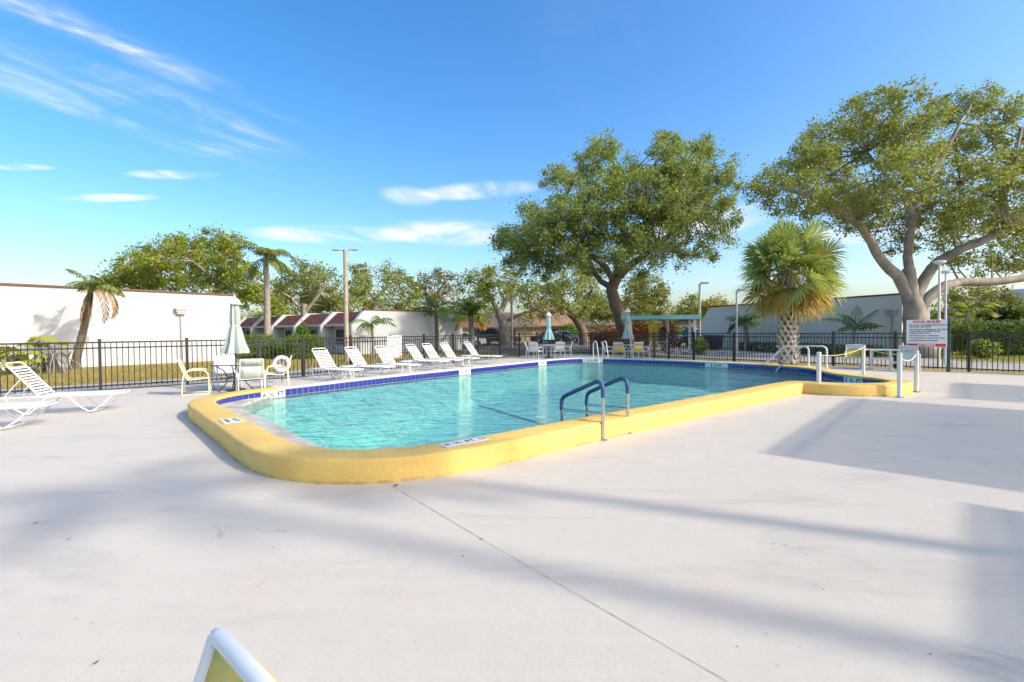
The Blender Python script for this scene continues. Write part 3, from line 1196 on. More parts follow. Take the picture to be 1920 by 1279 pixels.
def gable_house(name, label, c, rz, w, d, wall_h, roof_h, over, mroof, mwall, ridge=.35, windows=()):
    h = empty(name, c, rz, label, 'house')
    MB().box((0, 0, wall_h / 2 - .05), (w, d, wall_h + .1)).build('wall', mwall, h)
    mb = MB()
    W, D = w / 2 + over, d / 2 + over
    z0, z1 = wall_h - .15, wall_h + roof_h
    rw, rd = w * ridge / 2, d * .12
    mb.v = [(-W, -D, z0), (W, -D, z0), (W, D, z0), (-W, D, z0), (-rw, -rd, z1), (rw, -rd, z1), (rw, rd, z1), (-rw, rd, z1)]
    mb.f = [(3, 2, 1, 0), (0, 1, 5, 4), (1, 2, 6, 5), (2, 3, 7, 6), (3, 0, 4, 7), (4, 5, 6, 7)]
    rf = mb.build('roof', mroof, h)
    MB().box((0, -D - .02, z0 - .06), (2 * W, .06, .16)).build('fascia', M_copper, rf)
    for x, wz, ww, wh in windows:
        wn_ = MB().box((x, -d / 2 - .02, wz), (ww, .06, wh)).build('window', M_wall, h)
        MB().box((x, -d / 2 - .06, wz), (ww - .16, .03, wh - .16)).build('pane', M_glass, wn_)
    return h


gable_house('mansard_house', 'tan house with steep brown mansard roof behind the parked cars', (4.9, 72, 0), R(-4), 7.6, 8, 2.2, 3.6, .5, M_brown, M_beige, .30,
            ((1.4, 1.2, 1.6, 1.0), (-2.2, 1.1, 1.8, 1.8)))
gable_house('dark_roof_house', 'low house under dark brown roof left of the mansard house', (-2.6, 70, 0), R(6), 10.5, 9, 2.1, 1.9, .6, M_brown2, M_beige, .5,
            ((2.0, 1.2, 1.4, 1.0), (-1.5, 1.2, 1.2, 1.0)))
gable_house('beige_house', 'low beige house with flat dark roof left of the pavilion', (17.0, 80, 0), R(-6), 13.5, 9, 2.3, 1.4, .7, M_brown2, M_beige, .8,
            ((-3, 1.3, 1.4, 1.0), (2, 1.3, 1.4, 1.0)))
gable_house('orange_roof_house', 'low house with orange-brown roof seen under the pavilion roof', (24.2, 70, 0), R(-12), 11, 9, 1.9, 1.3, .6, M_brown, M_beige, .8, ((-2, 1.0, 1.4, .9),))
gable_house('far_grey_house', 'grey roof corner above the hedge at far right', (49.5, 46, 0), R(20), 11, 9, 3.0, 1.9, .6, mat('grey_shingles', (.42, .44, .46), .8, .2, 2), M_wallr, .6, ((-2, 1.6, 1.4, 1.0),))

# slatted pergola added unseen right of the view; its slats halve the stepped shade
hub = Vector((9.4, 2.2, 0))
cl = empty('shade_pergola', hub, 0, 'white slatted pergola unseen right of the deck, put in to throw half shade', 'shade_pergola')
ex = Vector((.67, .742, 0)).normalized()
en = Vector((ex.y, -ex.x, 0))
off = (3.0 / math.tan(SUN_EL))
shx, shy = SUN_H.x * off, SUN_H.y * off
slat_rz = math.atan2(en.y, en.x)


def wing(anchor, a0, a1, depth, z):
    A = Vector((anchor[0], anchor[1], 0)) - hub
    me_ = MB().box((depth / 2, 0, 0), (depth, .055, .03)).mesh('slat')
    me_.materials.append(M_roofw)
    k = a0 + .04
    while k < a1:
        o = bpy.data.objects.new('slat', me_)
        link(o, cl, A + ex * k + Vector((0, 0, z - .02)), slat_rz)
        k += .092
    for d_ in (.25, depth - .25):
        MB().box((0, 0, 0), (a1 - a0, .045, .05)).build('beam', M_roofw, cl, loc=A + ex * ((a0 + a1) / 2) + en * d_ + Vector((0, 0, z - .062)), rz=math.atan2(ex.y, ex.x))
    for t in (.08, .92):
        MB().box((0, 0, 0), (.11, .11, z - .2)).build('post', M_roofw, cl, loc=A + ex * (a0 + (a1 - a0) * t) + en * (depth - .25) + Vector((0, 0, (z - .2) / 2)), rz=slat_rz)


A0 = (3.16 + shx, 3.49 + shy)
wing(A0, -7.0, 1.15, 3.0, 3.0)
A1 = (3.04 + shx, 6.13 + shy)
wing(A1, 0.0, 6.45, 4.6, 3.0)
A2 = (9.4 + shx, 10.75 + shy)
wing(A2, .02, 4.1, 4.6, 3.0)

# pavilion with teal fascia
pv = empty('pavilion', (9.3, 31.4, 0), R(-14), 'open shade pavilion with teal roof edge and white posts by far fence', 'pavilion')
MB().box((0, 0, 2.22), (4.5, 3.4, .12)).build('roof', M_roofw, pv)
for x, y, sx, sy in ((0, -1.74, 4.6, .06), (0, 1.74, 4.6, .06), (-2.28, 0, .06, 3.4), (2.28, 0, .06, 3.4)):
    MB().box((x, y, 2.24), (sx, sy, .24)).build('fascia', M_teal, pv)
for x, y in ((-1.75, -1.45), (1.95, -1.45), (-1.75, 1.4), (1.95, 1.4), (.6, 1.4)):
    MB().box((x, y, 1.06), (.15, .15, 2.2)).build('post', M_white, pv)

# ------------------------------------------------------------------ fence
picket_me = MB().box((0, 0, .66), (.022, .022, 1.24)).mesh('picket'); picket_me.materials.append(M_fence)
post_mb = MB().box((0, 0, .675), (.070, .070, 1.39)).box((0, 0, 1.385), (.084, .084, .03))
post_me = post_mb.mesh('post'); post_me.materials.append(M_fence)


def fence(a, b, label, first=0.0, pitch=2.03, end_post=True):
    a, b = Vector((a[0], a[1], 0)), Vector((b[0], b[1], 0))
    L = (b - a).length
    rz = math.atan2(b.y - a.y, b.x - a.x)
    root = empty('metal_fence', a, rz, label, 'fence', 'black metal fence runs around the pool')
    for z, h in ((1.305, .042), (1.15, .038), (.10, .038)):
        MB().box((L / 2, 0, z), (L, .03, h)).build('rail', M_fence, root)
    xs = []
    x = first
    while x < L - .3:
        xs.append(x)
        x += pitch
    if end_post:
        xs.append(L)
    for x in xs:
        o = bpy.data.objects.new('post', post_me)
        link(o, root, (x, 0, 0))
    n = int(L / .127)
    for k in range(n):
        x = (k + .5) * L / n
        if min(abs(x - q) for q in xs) < .05:
            continue
        o = bpy.data.objects.new('picket', picket_me)
        link(o, root, (x, 0, 0))
    return root


F0, F1, F2, F3, F4 = pw(-7.6, 12.68), (-7.25, 17.25), (1.55, 30.95), (3.3, 32.2), (5.75, 30.3)
F5, F6 = pw(21.15, 9.3), pw(21.15, -6.2)
fence(F0, F1, 'black fence run in front of the long white building', first=6.1 - 4.06)
fence(F1, F2, 'black fence run behind the row of loungers with the smaller rules sign')
fence(F2, F3, 'short black fence run at the far corner behind the mint umbrella')
fence(F3, F4, 'short black fence run behind the far pool ladder')
fence(F4, F5, 'black fence run along the pavilion behind the yellow-seated table set')
fence(F5, F6, 'black fence run on the right behind the sabal palm and large rules sign', first=1.4)

# ------------------------------------------------------------------ signs
RULES = ['POOL RULES', 'NO FOOD OR BEVERAGES IN POOL OR', 'ON POOL WET DECK', 'NO GLASS OR ANIMALS IN THE FENCED', 'POOL AREA OR 50 FEET FROM', 'UNENCLOSED POOL',
         'BATHING LOAD: 17 PERSONS', 'POOL HOURS: DAWN UNTIL DUSK', 'SHOWER BEFORE ENTERING', 'NO DIVING']
M_signw = mat('sign_board', (.80, .79, .76), .4, .04, 6)


def rules_sign(c, face, w, h, z0, label, post):
    fx, fy = Vector((face[0], face[1], 0)).normalized()[:2]
    rz = math.atan2(-fx, fy) + math.pi        # local -Y faces the reader
    root = empty('rules_sign', (c[0], c[1], 0), rz, label, 'sign', 'pool rules signs')
    MB().box((0, 0, z0 + h / 2), (w, .02, h)).build('board', M_signw, root, bevel=.004)
    X, Z, N = Vector((1, 0, 0)), Vector((0, 0, 1)), Vector((0, -1, 0))
    MB().box((0, -.0125, z0 + h * .055 + .012), (w * .94, .004, h * .105)).build('red_banner', M_red, root)
    text_obj(RULES[0], h * .135, M_red, root, frame(X, Z, N, (0, -.0125, z0 + h * .915)), bold=.006)
    ys = [.80, .735, .635, .57, .505, .41, .325, .235]
    for ln, y in zip(RULES[1:9], ys):
        text_obj(ln, h * .063, M_black, root, frame(X, Z, N, (-w * .42, -.0125, z0 + h * y)), align='LEFT', bold=.0022)
    text_obj(RULES[9], h * .10, M_signw, root, frame(X, Z, N, (0, -.0165, z0 + h * .055 + .012)), bold=.004)
    if post:
        MB().box((w / 2 + .03, .05, (z0 + h) / 2), (.10, .08, z0 + h)).build('post', mat('dark_green_post', (.035, .08, .055), .5), root)
    return root


s1 = at(740, 650, 20.6)
rules_sign((s1.x, s1.y), (.84, -.54), .80, .94, .42, 'smaller white pool rules sign with red banner on fence behind loungers', False)
s2 = at(1737, 628, 17.3)
rules_sign((s2.x, s2.y), (-.72, -.69), 1.10, .95, .84, 'large white pool rules sign on dark green post at right', True)

# ------------------------------------------------------------------ pool furniture
def lounger():
    root = empty('sun_lounger', (0, 0, 0), 0)
    hw, zs, r = .31, .355, .017
    # seat frame: a long closed loop
    pts = []
    for x, y in ((-.62, -hw), (1.18, -hw), (1.27, -hw + .05), (1.30, -hw + .14), (1.30, hw - .14), (1.27, hw - .05), (1.18, hw), (-.62, hw)):
        pts.append((x, y, zs))
    MB().tube(pts, r, 8, closed=True).build('seat_frame', M_white, root, smooth=True)
    ang = R(52)
    bl_ = .80
    ca, sa = math.cos(ang), math.sin(ang)
    hb = .285

    def bp(d, y, off=0):
        return (-ca * d - off * sa, y, zs + .02 + sa * d - off * ca)
    MB().tube([bp(0, -hb), bp(bl_ - .06, -hb), bp(bl_, -hb + .06), bp(bl_, hb - .06), bp(bl_ - .06, hb), bp(0, hb)], r, 8).build('back_frame', M_white, root, smooth=True)
    MB().tube([bp(bl_ - .10, -hb), bp(bl_ - .10, hb)], .012, 6).build('crossbar', M_white, root)
    rot = Matrix.Rotation(ang, 3, 'Y')
    sme = MB().box((0, 0, 0), (.031, 2 * hb + .035, .007), rot=rot).mesh('strap'); sme.materials.append(M_strap)
    for k in range(11):
        o = bpy.data.objects.new('strap', sme)
        link(o, root, (bp(.035 + k * .0615, 0)[0] - .0, 0, bp(.035 + k * .0615, 0)[2] + .014))
    sm2 = MB().box((0, 0, 0), (.037, 2 * hw + .035, .007)).mesh('strap'); sm2.materials.append(M_strap)
    for k in range(19):
        o = bpy.data.objects.new('strap', sm2)
        link(o, root, (.06 + k * .064, 0, zs + .019))
    for x0, x1 in ((1.16, .80), (.46, .78), (-.50, -.20), (.12, -.18)):
        g_ = MB()
        g_.tube([(x0, -hw, zs - .01), ((x0 * .55 + x1 * .45), -hw - .01, .16), (x1, -hw, .03), (x1, -hw + .05, .018), (x1, hw - .05, .018), (x1, hw, .03),
                 ((x0 * .55 + x1 * .45), hw + .01, .16), (x0, hw, zs - .01)], .015, 7)
        g_.build('leg', M_white, root, smooth=True)
    for s_ in (-1, 1):
        MB().tube([bp(.42, s_ * (hb + .005)), (-.52, s_ * hb, zs + .01)], .009, 6).build('back_prop', M_white, root)
    return root


def dir_rz(x, y):
    return math.atan2(y, x)


proto_l = lounger()
specs = [((-9.1, 9.7), (.94, .35), 'white strap lounger with raised back at far left, in front of the fence'),
         ((-9.07, 8.0), (.94, .35), 'white strap lounger cut off by the left edge of the picture'),]
ords = ['first', 'second', 'third', 'fourth', 'fifth', 'sixth', 'seventh']
names = ['white strap lounger nearest the life ring in the row along the fence', 'second white strap lounger from the life ring in the fence row',
         'third lounger from the life ring, in front of the smaller rules sign', 'fourth white strap lounger from the life ring, just right of smaller sign',
         'fifth white strap lounger from the life ring in the fence row', 'sixth white strap lounger from the life ring, beside small side table',
         'last lounger of the fence row, farthest from the life ring']
for (px, Y_), nm in zip(((617, 16.0), (677, 17.1), (731, 18.0), (787, 19.9), (816, 20.8), (848, 21.8), (892, 23.3)), names):
    q = at(px, 680, Y_)
    specs.append(((q.x, q.y), (.88, -.47), nm))
rng = random.Random(8)
for k, ((x, y), d, nm) in enumerate(specs):
    rz = dir_rz(*d) + (rng.uniform(-.05, .05) if k > 1 else 0)
    if k == 0:
        o = proto_l
        o.location = (x, y, 0)
        o.rotation_euler = (0, 0, rz)
        o['label'] = nm
        o['group'] = 'white strap sun loungers'
        o['category'] = 'sun lounger'
        bpy.context.view_layer.update()
    else:
        copy_tree(proto_l, (x, y, 0), rz, nm, 'white strap sun loungers')


def chair(band, seat_mat, name='sling_chair', M_white=M_white):
    root = empty(name, (0, 0, 0), 0)
    hw = .29
    prof_ = [(.27, .425), (.16, .405), (.0, .39), (-.12, .385), (-.19, .42), (-.245, .54), (-.30, .70), (-.345, .83), (-.36, .875)]
    for s_ in (-1, 1):
        y = s_ * hw
        g_ = MB()
        g_.tube([(-.29, y, .02), (-.27, y, .35), (-.25, y, .50), (-.20, y, .585), (-.10, y, .62), (.10, y, .625), (.21, y, .60), (.265, y, .52), (.28, y, .35), (.285, y, .02)], .0165, 8)
        g_.build('arm_frame', M_white, root, smooth=True)
        MB().tube([(-.29, y, .022), (.285, y, .022)], .014, 6).build('floor_rail', M_white, root)
        MB().tube([(x, s_ * (hw - .035), z) for x, z in prof_], .018, 14).build('sling_rail', M_white, root, smooth=True)
    for x, z in ((.25, .415), (-.16, .385), (-.36, .872)):
        MB().tube([(x, -hw + .0, z), (x, hw - .0, z)] if z < .5 else [(x + .004, -hw + .031, z - .018), (x, -hw + .037, z - .004), (x, -hw + .055, z + .002), (x, 0, z + .006), (x, hw - .055, z + .002), (x, hw - .037, z - .004), (x + .004, hw - .031, z - .018)], .019, 14).build('crossbar', M_white, root, smooth=True)

    def sling(a, b, material, nm, sag):
        mb = MB()
        pp = prof_[a:b + 1]
        W = hw - .038
        ys = [-W, -W * .5, 0, W * .5, W]
        n = len(ys)
        for x, z in pp:
            for y in ys:
                mb.v.append((x - sag[0] * (1 - (y / W) ** 2), y, z + .012 - sag[1] * (1 - (y / W) ** 2)))
        for k in range(len(pp) - 1):
            for j in range(n - 1):
                mb.f.append((k * n + j, k * n + j + 1, (k + 1) * n + j + 1, (k + 1) * n + j))
        o = mb.build(nm, material, root, smooth=True)
        sl = o.modifiers.new('solid', 'SOLIDIFY')
        sl.thickness = .006
    sling(0, 3, seat_mat, 'seat', (0, .025))
    sling(3, 6, seat_mat, 'backrest', (.02, .01))
    sling(6, 8, band, 'head_band', (.015, 0))
    return root


PROTO = {'yellow': chair(M_sling_p, M_sling_y, M_white=mat('cream_powder_coat', (.74, .68, .50), .35, .06, 6)), 'sage': chair(M_sling_g, M_sling_g), 'white': chair(M_sling_w, M_sling_w), 'mixed': chair(M_sling_y, M_sling_w)}
bpy.context.view_layer.update()
used = {}


def put_chair(kind, x, y, fx, fy, label):
    rz = dir_rz(fx, fy)
    if kind not in used:
        o = PROTO[kind]
        KIDS.setdefault(o.name, children(o))
        o.location = (x, y, 0)
        o.rotation_euler = (0, 0, rz)
        o['label'] = label
        used[kind] = 1
    else:
        o = copy_tree(PROTO[kind], (x, y, 0), rz, label)
    o['category'] = 'chair'
    o['group'] = 'sling patio chairs'
    return o


put_chair('yellow', -7.98, 12.55, .85, .45, 'yellow sling chair at left end of the nearest umbrella table')
put_chair('white', -8.0, 13.95, .65, -.75, 'white sling chair behind the nearest umbrella table')
put_chair('sage', -6.62, 12.55, -.55, .83, 'sage green sling chair with its back to the pool at nearest table')
put_chair('yellow', -6.5, 13.75, -.85, -.35, 'yellow sling chair beside the life ring')
fc = at(1029, 660, 27.6)
put_chair('white', fc.x - .75, fc.y - .75, .5, .85, 'white sling chair left front at the mint umbrella table')
put_chair('sage', fc.x - .95, fc.y + .25, .95, -.1, 'sage sling chair left rear at the mint umbrella table')
put_chair('sage', fc.x + .42, fc.y - .70, -.35, .93, 'sage sling chair right front at the mint umbrella table')
put_chair('white', fc.x + .95, fc.y - .15, -.9, .2, 'white sling chair right rear at the mint umbrella table')
mc = at(1177, 660, 26.3)
put_chair('white', mc.x - 1.0, mc.y + .05, .95, 0, 'white sling chair leftmost at table by the pavilion')
put_chair('yellow', mc.x - .5, mc.y - .55, .55, .83, 'left yellow sling chair at table by the pavilion')
put_chair('yellow', mc.x + .25, mc.y - .72, -.2, .95, 'right yellow sling chair at table by the pavilion')
put_chair('white', mc.x + .78, mc.y - .3, -.9, .3, 'white sling chair rightmost at table by the pavilion')
q = at(1602, 660, 18.7)
put_chair('yellow', q.x, q.y, -.55, -.85, 'yellow sling chair left of the white picnic-height table at right')
q = at(1704, 660, 17.2)
put_chair('sage', q.x, q.y, -.6, -.8, 'sage sling chair in front of the large rules sign')
put_chair('mixed', -.72, .665, -.67, -.74, 'nearest sling chair with pale frame cut off at the bottom edge')


def round_table(x, y, r, label, top, frame_m):
    root = empty('patio_table', (x, y, 0), R(20), label, 'table')
    MB().lathe([(r, .70), (r, .718)], 40).build('tabletop', top, root, smooth=True)
    MB().tube([(r * math.cos(a * math.pi / 20), r * math.sin(a * math.pi / 20), .705) for a in range(40)], .016, 6, closed=True).build('rim', frame_m, root, smooth=True)
    for k in range(4):
        a = k * math.pi / 2 + .4
        ca, sa = math.cos(a), math.sin(a)
        MB().tube([(ca * r * .82, sa * r * .82, .69), (ca * r * .5, sa * r * .5, .55), (ca * r * .32, sa * r * .32, .38), (ca * r * .42, sa * r * .42, .2), (ca * r * .72, sa * r * .72, .0)], .015, 7).build('leg', frame_m, root, smooth=True)
    MB().tube([(.33 * r * math.cos(a * math.pi / 10), .33 * r * math.sin(a * math.pi / 10), .37) for a in range(20)], .011, 6, closed=True).build('brace_ring', frame_m, root)
    return root


round_table(-7.34, 13.2, .58, 'round dark glass table nearest the camera, with closed sage umbrella', M_tabletop, M_dark)
round_table(fc.x, fc.y, .55, 'round white table under the mint umbrella at far corner', M_white, M_white)
round_table(mc.x, mc.y, .55, 'round white table among yellow chairs by the pavilion', M_white, M_white)


def umbrella(x, y, z_low, z_mid, z_top, wide, m_can, m_cap, label, lean=0.0):
    root = empty('closed_umbrella', (x, y, 0), 0, label, 'umbrella', 'closed patio umbrellas')
    MB().tube([(0, 0, 0), (0, 0, z_top)], .019, 8).build('pole', M_dark, root)
    MB().lathe([(.23, .0), (.23, .05), (.06, .07), (.045, .28), (.0, .285)], 20).build('base', M_dark, root, smooth=True)
    h = z_top - z_low
    prof_ = [(.03, z_low + .05), (wide, z_low), (wide * .93, z_low + h * .06), (wide * .70, z_low + h * .2), (wide * .43, z_mid - h * .03), (wide * .34, z_mid), (wide * .38, z_mid + h * .06),
             (wide * .36, z_low + h * .72), (wide * .29, z_low + h * .9), (.03, z_low + h * .99)]
    c = MB().lathe(prof_, 48, fold=.20, nf=8).build('canopy', m_can, root, smooth=True)
    MB().lathe([(wide * .39, z_mid - .012), (wide * .40, z_mid + .012)], 24).build('tie_strap', m_cap, c)
    MB().lathe([(wide * .55, z_top - h * .115), (wide * .50, z_top - h * .10), (wide * .32, z_top - h * .02), (.02, z_top + .02)], 24, fold=.10, nf=8).build('cap', m_cap, root, smooth=True)
    MB().lathe([(.012, z_top), (.03, z_top + .03), (.03, z_top + .05), (.0, z_top + .09)], 10).build('finial', m_cap, root, smooth=True)
    return root


umbrella(-7.34, 13.2, 1.0, 1.72, 2.46, .30, M_canopy, M_canopy_c, 'tall closed sage umbrella over the nearest table')
umbrella(fc.x, fc.y, 1.0, 1.6, 2.50, .28, M_canopy2, M_canopy_c, 'closed mint green umbrella at the far corner of the pool')
umbrella(mc.x, mc.y, 1.05, 1.7, 2.62, .27, M_canopy, M_canopy_c, 'closed pale umbrella beside the pavilion')

# low slatted side tables between the loungers
def side_table():
    root = empty('side_table', (0, 0, 0), 0)
    MB().lathe([(.25, .40), (.255, .41), (.25, .43)], 24).build('tabletop', M_white, root, smooth=True)
    for k in range(4):
        a = k * math.pi / 2 + .78
        MB().tube([(.18 * math.cos(a), .18 * math.sin(a), .40), (.2 * math.cos(a), .2 * math.sin(a), .0)], .02, 7).build('leg', M_white, root)
    return root


st = side_table()
bpy.context.view_layer.update()
first = True
for px, Y_, lb in ((652, 16.3, 'small round white side table between first two loungers'), (762, 18.6, 'small round white side table right of the third lounger'),
                   (874, 22.4, 'small round white side table before the last lounger')):
    q = at(px, 690, Y_)
    if first:
        o = st
        o.location = (q.x, q.y, 0)
        o['label'] = lb
        first = False
    else:
        o = copy_tree(st, (q.x, q.y, 0), 0, lb)
    o['category'] = 'side table'
    o['group'] = 'white side tables by the loungers'

# white table at the right, trestle legs with low side bars
q = at(1652, 660, 18.2)
wt = empty('trestle_table', (q.x, q.y, 0), dir_rz(.76, -.65), 'white trestle table with stretcher legs between two chairs at right', 'table')
MB().box((0, 0, .715), (1.25, .7, .035)).build('tabletop', M_white, wt, bevel=.01)
for x in (-.28, .28):
    for y in (-.26, .26):
        MB().box((x, y, .35), (.06, .06, .69)).build('leg', M_white, wt)
    MB().box((x, 0, .40), (.05, .46, .05)).build('stretcher', M_white, wt)
for y in (-.26, .26):
    MB().box((0, y, .40), (.50, .05, .05)).build('stretcher', M_white, wt)
    for x in (-.62, .62):
        MB().box((x, y, .13), (.05, .05, .26)).build('footrest_leg', M_white, wt)
        MB().box((x * .72, y, .265), (.30, .05, .04)).build('footrest_bar', M_white, wt)

# life ring on its stand
q = at(528, 683, 15.2)
lr = empty('life_ring', (q.x, q.y, 0), dir_rz(.42, -.9), 'white life ring hanging on a thin stand before the fence', 'life ring')
MB().tube([(.03, .20 * math.cos(a * math.pi / 18), .58 + .20 * math.sin(a * math.pi / 18)) for a in range(36)], .058, 12, closed=True).build('ring', mat('life_ring_foam', (.80, .78, .77), .5, .08, 9), lr, smooth=True)
for k in range(4):
    a0 = k * math.pi / 2 + .78
    MB().tube([(.03, .20 * math.cos(a0 + d), .58 + .20 * math.sin(a0 + d)) for d in (-.12, 0, .12)], .0605, 12).build('reflective_band', mat('grey_band', (.48, .48, .55), .3), lr, smooth=True)
MB().tube([(-.04, 0, 0), (-.04, 0, .80)], .014, 6).build('stand', M_dark, lr)
MB().tube([(-.02, .05, .76), (.0, .03, .5), (.0, -.03, .42), (-.01, -.05, .76)], .012, 6).build('throw_rope', mat('lavender_rope', (.50, .47, .62), .8), lr)

# near pool rails: steel with a blue rubber sleeve
for k, (px, py, lb) in enumerate(((1131, 826, 'near blue-sleeved steel pool rail, the left one of the pair'), (1177, 813, 'far blue-sleeved steel pool rail, the right one of the pair'))):
    b0 = gp(px, py)
    root = empty('pool_rail', b0, dir_rz(PV[0], PV[1]), lb, 'pool rail', 'pair of blue-sleeved pool rails')
    x2 = .80
    MB().tube([(0, 0, 0), (0, 0, .62)], .0245, 12).build('upright', M_steel, root, smooth=True)
    MB().lathe([(.065, .0), (.065, .012), (.045, .03), (.027, .034)], 20).build('escutcheon', M_steel, root, smooth=True)
    arc = [(0, 0, .60), (0, 0, .70), (.012, 0, .755), (.045, 0, .80), (.09, 0, .815), (.15, 0, .80)]
    arc += [(x2 - .09, 0, .565), (x2 - .035, 0, .53), (x2 - .008, 0, .48), (x2, 0, .40), (x2, 0, .33)]
    MB().tube(arc, .031, 12).build('rubber_sleeve', M_blue, root, smooth=True)
    MB().tube([(x2, 0, .34), (x2, 0, -.55)], .0245, 12).build('water_post', M_steel, root, smooth=True)
    MB().tube([(0, 0, .37), (x2, 0, .345)], .02, 10).build('crossbar', M_steel, root, smooth=True)

# handrails on the entry steps
for px, py, ex_, lb in ((1516, 687, (1423, 693), 'pale stair handrail farther from the camera at shallow end'), (1550, 691, (1456, 696), 'pale stair handrail nearer the camera at shallow end')):
    b0 = gp(px, py, CURB_H - .02)
    e0 = gp(*ex_, WATER_Z)
    d = Vector((e0.x - b0.x, e0.y - b0.y, 0))
    root = empty('stair_handrail', (b0.x, b0.y, 0), dir_rz(d.x, d.y), lb, 'handrail', 'pair of stair handrails')
    L = d.length
    zt = CAM_H - (650.5 - 615) * b0.y / FPX + .0
    zt = max(.75, zt)
    MB().tube([(0, 0, .2), (0, 0, zt - .12), (.03, 0, zt - .04), (.12, 0, zt), (L * .42, 0, zt + .0), (L * .50, 0, zt - .05), (L * .98, 0, .12), (L * 1.12, 0, -.25)], .029, 10).build('rail', M_rail, root, smooth=True)
    MB().lathe([(.05, CURB_H - .01), (.05, CURB_H + .012), (.028, CURB_H + .02)], 16).build('escutcheon', M_rail, root)

# far pool ladder
q = gp(1128, 671, CURB_H)
root = empty('far_ladder', (q.x, q.y, 0), dir_rz(.3, -.95), 'small white ladder rails on the far side of the pool', 'ladder')
for y in (-.24, .24):
    MB().tube([(-.35, y, .2), (-.35, y, .85), (-.28, y, .98), (-.12, y, 1.02), (.0, y, .92), (.12, y, .5), (.3, y, -.4)], .022, 8).build('rail', M_rail, root, smooth=True)
for z in (-.05, -.3):
    MB().box((.21, 0, z), (.07, .46, .03)).build('tread', M_rail, root)

# rope posts beside the shallow lobe
posts = [(1535, 739, 660, 'white rope post against the curb left of the shallow lobe'), (1619, 704, 652, 'white rope post behind the shallow lobe'),
         (1686, 745, 661, 'white rope post nearest the camera at the right end of the curb'), (1718, 735, 664, 'white rope post just behind the right end of the curb')]
tops = []
for px, py, pt_, lb in posts:
    b0 = gp(px, py)
    h = .98
    root = empty('rope_post', b0, 0.3, lb, 'post', 'white rope posts')
    MB().lathe([(.046, .0), (.046, h - .02), (.05, h - .02), (.05, h), (.0, h + .004)], 16).build('shaft', M_white, root, smooth=True)
    MB().box((0, 0, .006), (.13, .13, .012)).build('base_plate', M_dark, root)
    MB().tube([(.05, 0, h - .09), (.075, 0, h - .08), (.075, 0, h - .05), (.05, 0, h - .045)], .006, 5).build('eye_hook', M_steel, root)
    tops.append(Vector((b0.x, b0.y, h - .07)))


def rope(a, b, sag, material, label):
    pts = []
    for k in range(17):
        t = k / 16
        p = a.lerp(b, t)
        p.z -= sag * 4 * t * (1 - t)
        pts.append(p - a)
    o = MB().tube(pts, .009, 5).build('rope', material, None, loc=a)
    tag(o, label, 'rope', 'barrier ropes between the white posts')


rope(tops[0], tops[1], .10, M_rope, 'yellow rope from the curb post to the post behind the lobe')
rope(tops[1], tops[3], .10, M_rope, 'yellow rope from the post behind the lobe to the right end')
rope(tops[2], tops[3], .14, M_ropew, 'short white rope hanging between the two right-end posts')

# fallen leaves scattered on the deck
L_fallen = mat('dry_leaf', (.11, .075, .045), .8, .4, 20)
lm = MB()
lm.v = [(-.03, 0, .008), (-.008, .013, .003), (.018, .010, .004), (.034, 0, .010), (.016, -.011, .003), (-.01, -.012, .004)]
lm.f = [(0, 1, 2, 3, 4, 5)]
lme = lm.mesh('fallen_leaf'); lme.materials.append(L_fallen)
rng = random.Random(21)
spots = [(66, 982, 1), (180, 1244, .7), (742, 911, 1.6), (443, 863, 1.3), (388, 817, 1), (375, 807, 1), (368, 798, .9), (354, 786, 1), (365, 798, 1), (512, 1028, .5), (902, 1012, .7), (868, 1044, .6),
         (1436, 1190, .35), (1382, 1214, .35), (1544, 1106, .4), (1530, 1100, .3), (1512, 1040, .4), (1744, 1228, .4), (1806, 986, .4), (1500, 1215, .3), (1415, 928, .5), (1518, 842, .6), (1782, 796, .7),
         (1845, 762, .8), (1700, 770, .6), (1920, 950, .5), (44, 800, .7), (300, 870, .6), (128, 1012, .7), (1640, 880, .4), (1330, 895, .5), (1205, 820, .6)]
for k, (px, py, sc) in enumerate(spots):
    g = gp(px, py)
    o = bpy.data.objects.new('fallen_leaf', lme)
    col.objects.link(o)
    o.location = (g.x, g.y, .004)
    o.rotation_euler = (0, 0, rng.uniform(0, 6.28))
    o.scale = (sc * .7, sc * .7, sc * .7)
    tag(o, 'tiny dry dark leaf lying on the pale deck', 'leaf', 'dry leaves scattered on the deck')

# ------------------------------------------------------------------ poles and street things
def light_pole(px, Y, top_py, kind, label, r=.07, material=None):
    b0 = at(px, 660, Y)
    top = at(px, top_py, Y)
    root = empty('light_pole', (b0.x, b0.y, 0), 0, label, 'light pole', 'light poles')
    h = top.z
    mt = material or M_lamp
    MB().tube([(0, 0, -.05), (0, 0, h)], [r, r * .72], 12).build('pole', mt, root, smooth=True)
    if kind == 'double':
        for s_ in (-1, 1):
            arm = MB().tube([(0, 0, h - .12), (s_ * .22, 0, h - .02), (s_ * .36, 0, h + .0)], .03, 8).build('arm', M_lamp, root)
            MB().box((s_ * .50, 0, h - .01), (.36, .2, .08)).build('lamp_head', M_lamp, root, bevel=.03)
            MB().tube([(s_ * .45, 0, h + .03), (s_ * .45, 0, h + .14)], .03, 6).build('sensor', M_lamp, arm)
    elif kind == 'single':
        MB().tube([(0, 0, h - .03), (.22, 0, h + .03)], .03, 8).build('arm', M_lamp, root)
        MB().box((.30, 0, h + .04), (.44, .26, .10)).build('lamp_head', M_lamp, root, bevel=.03)
    elif kind == 'disc':
        MB().lathe([(.03, h - .04), (.10, h - .02), (.20, h + .03), (.20, h + .08), (.08, h + .11), (.0, h + .115)], 20).build('lamp_head', M_white, root, smooth=True)
    return root


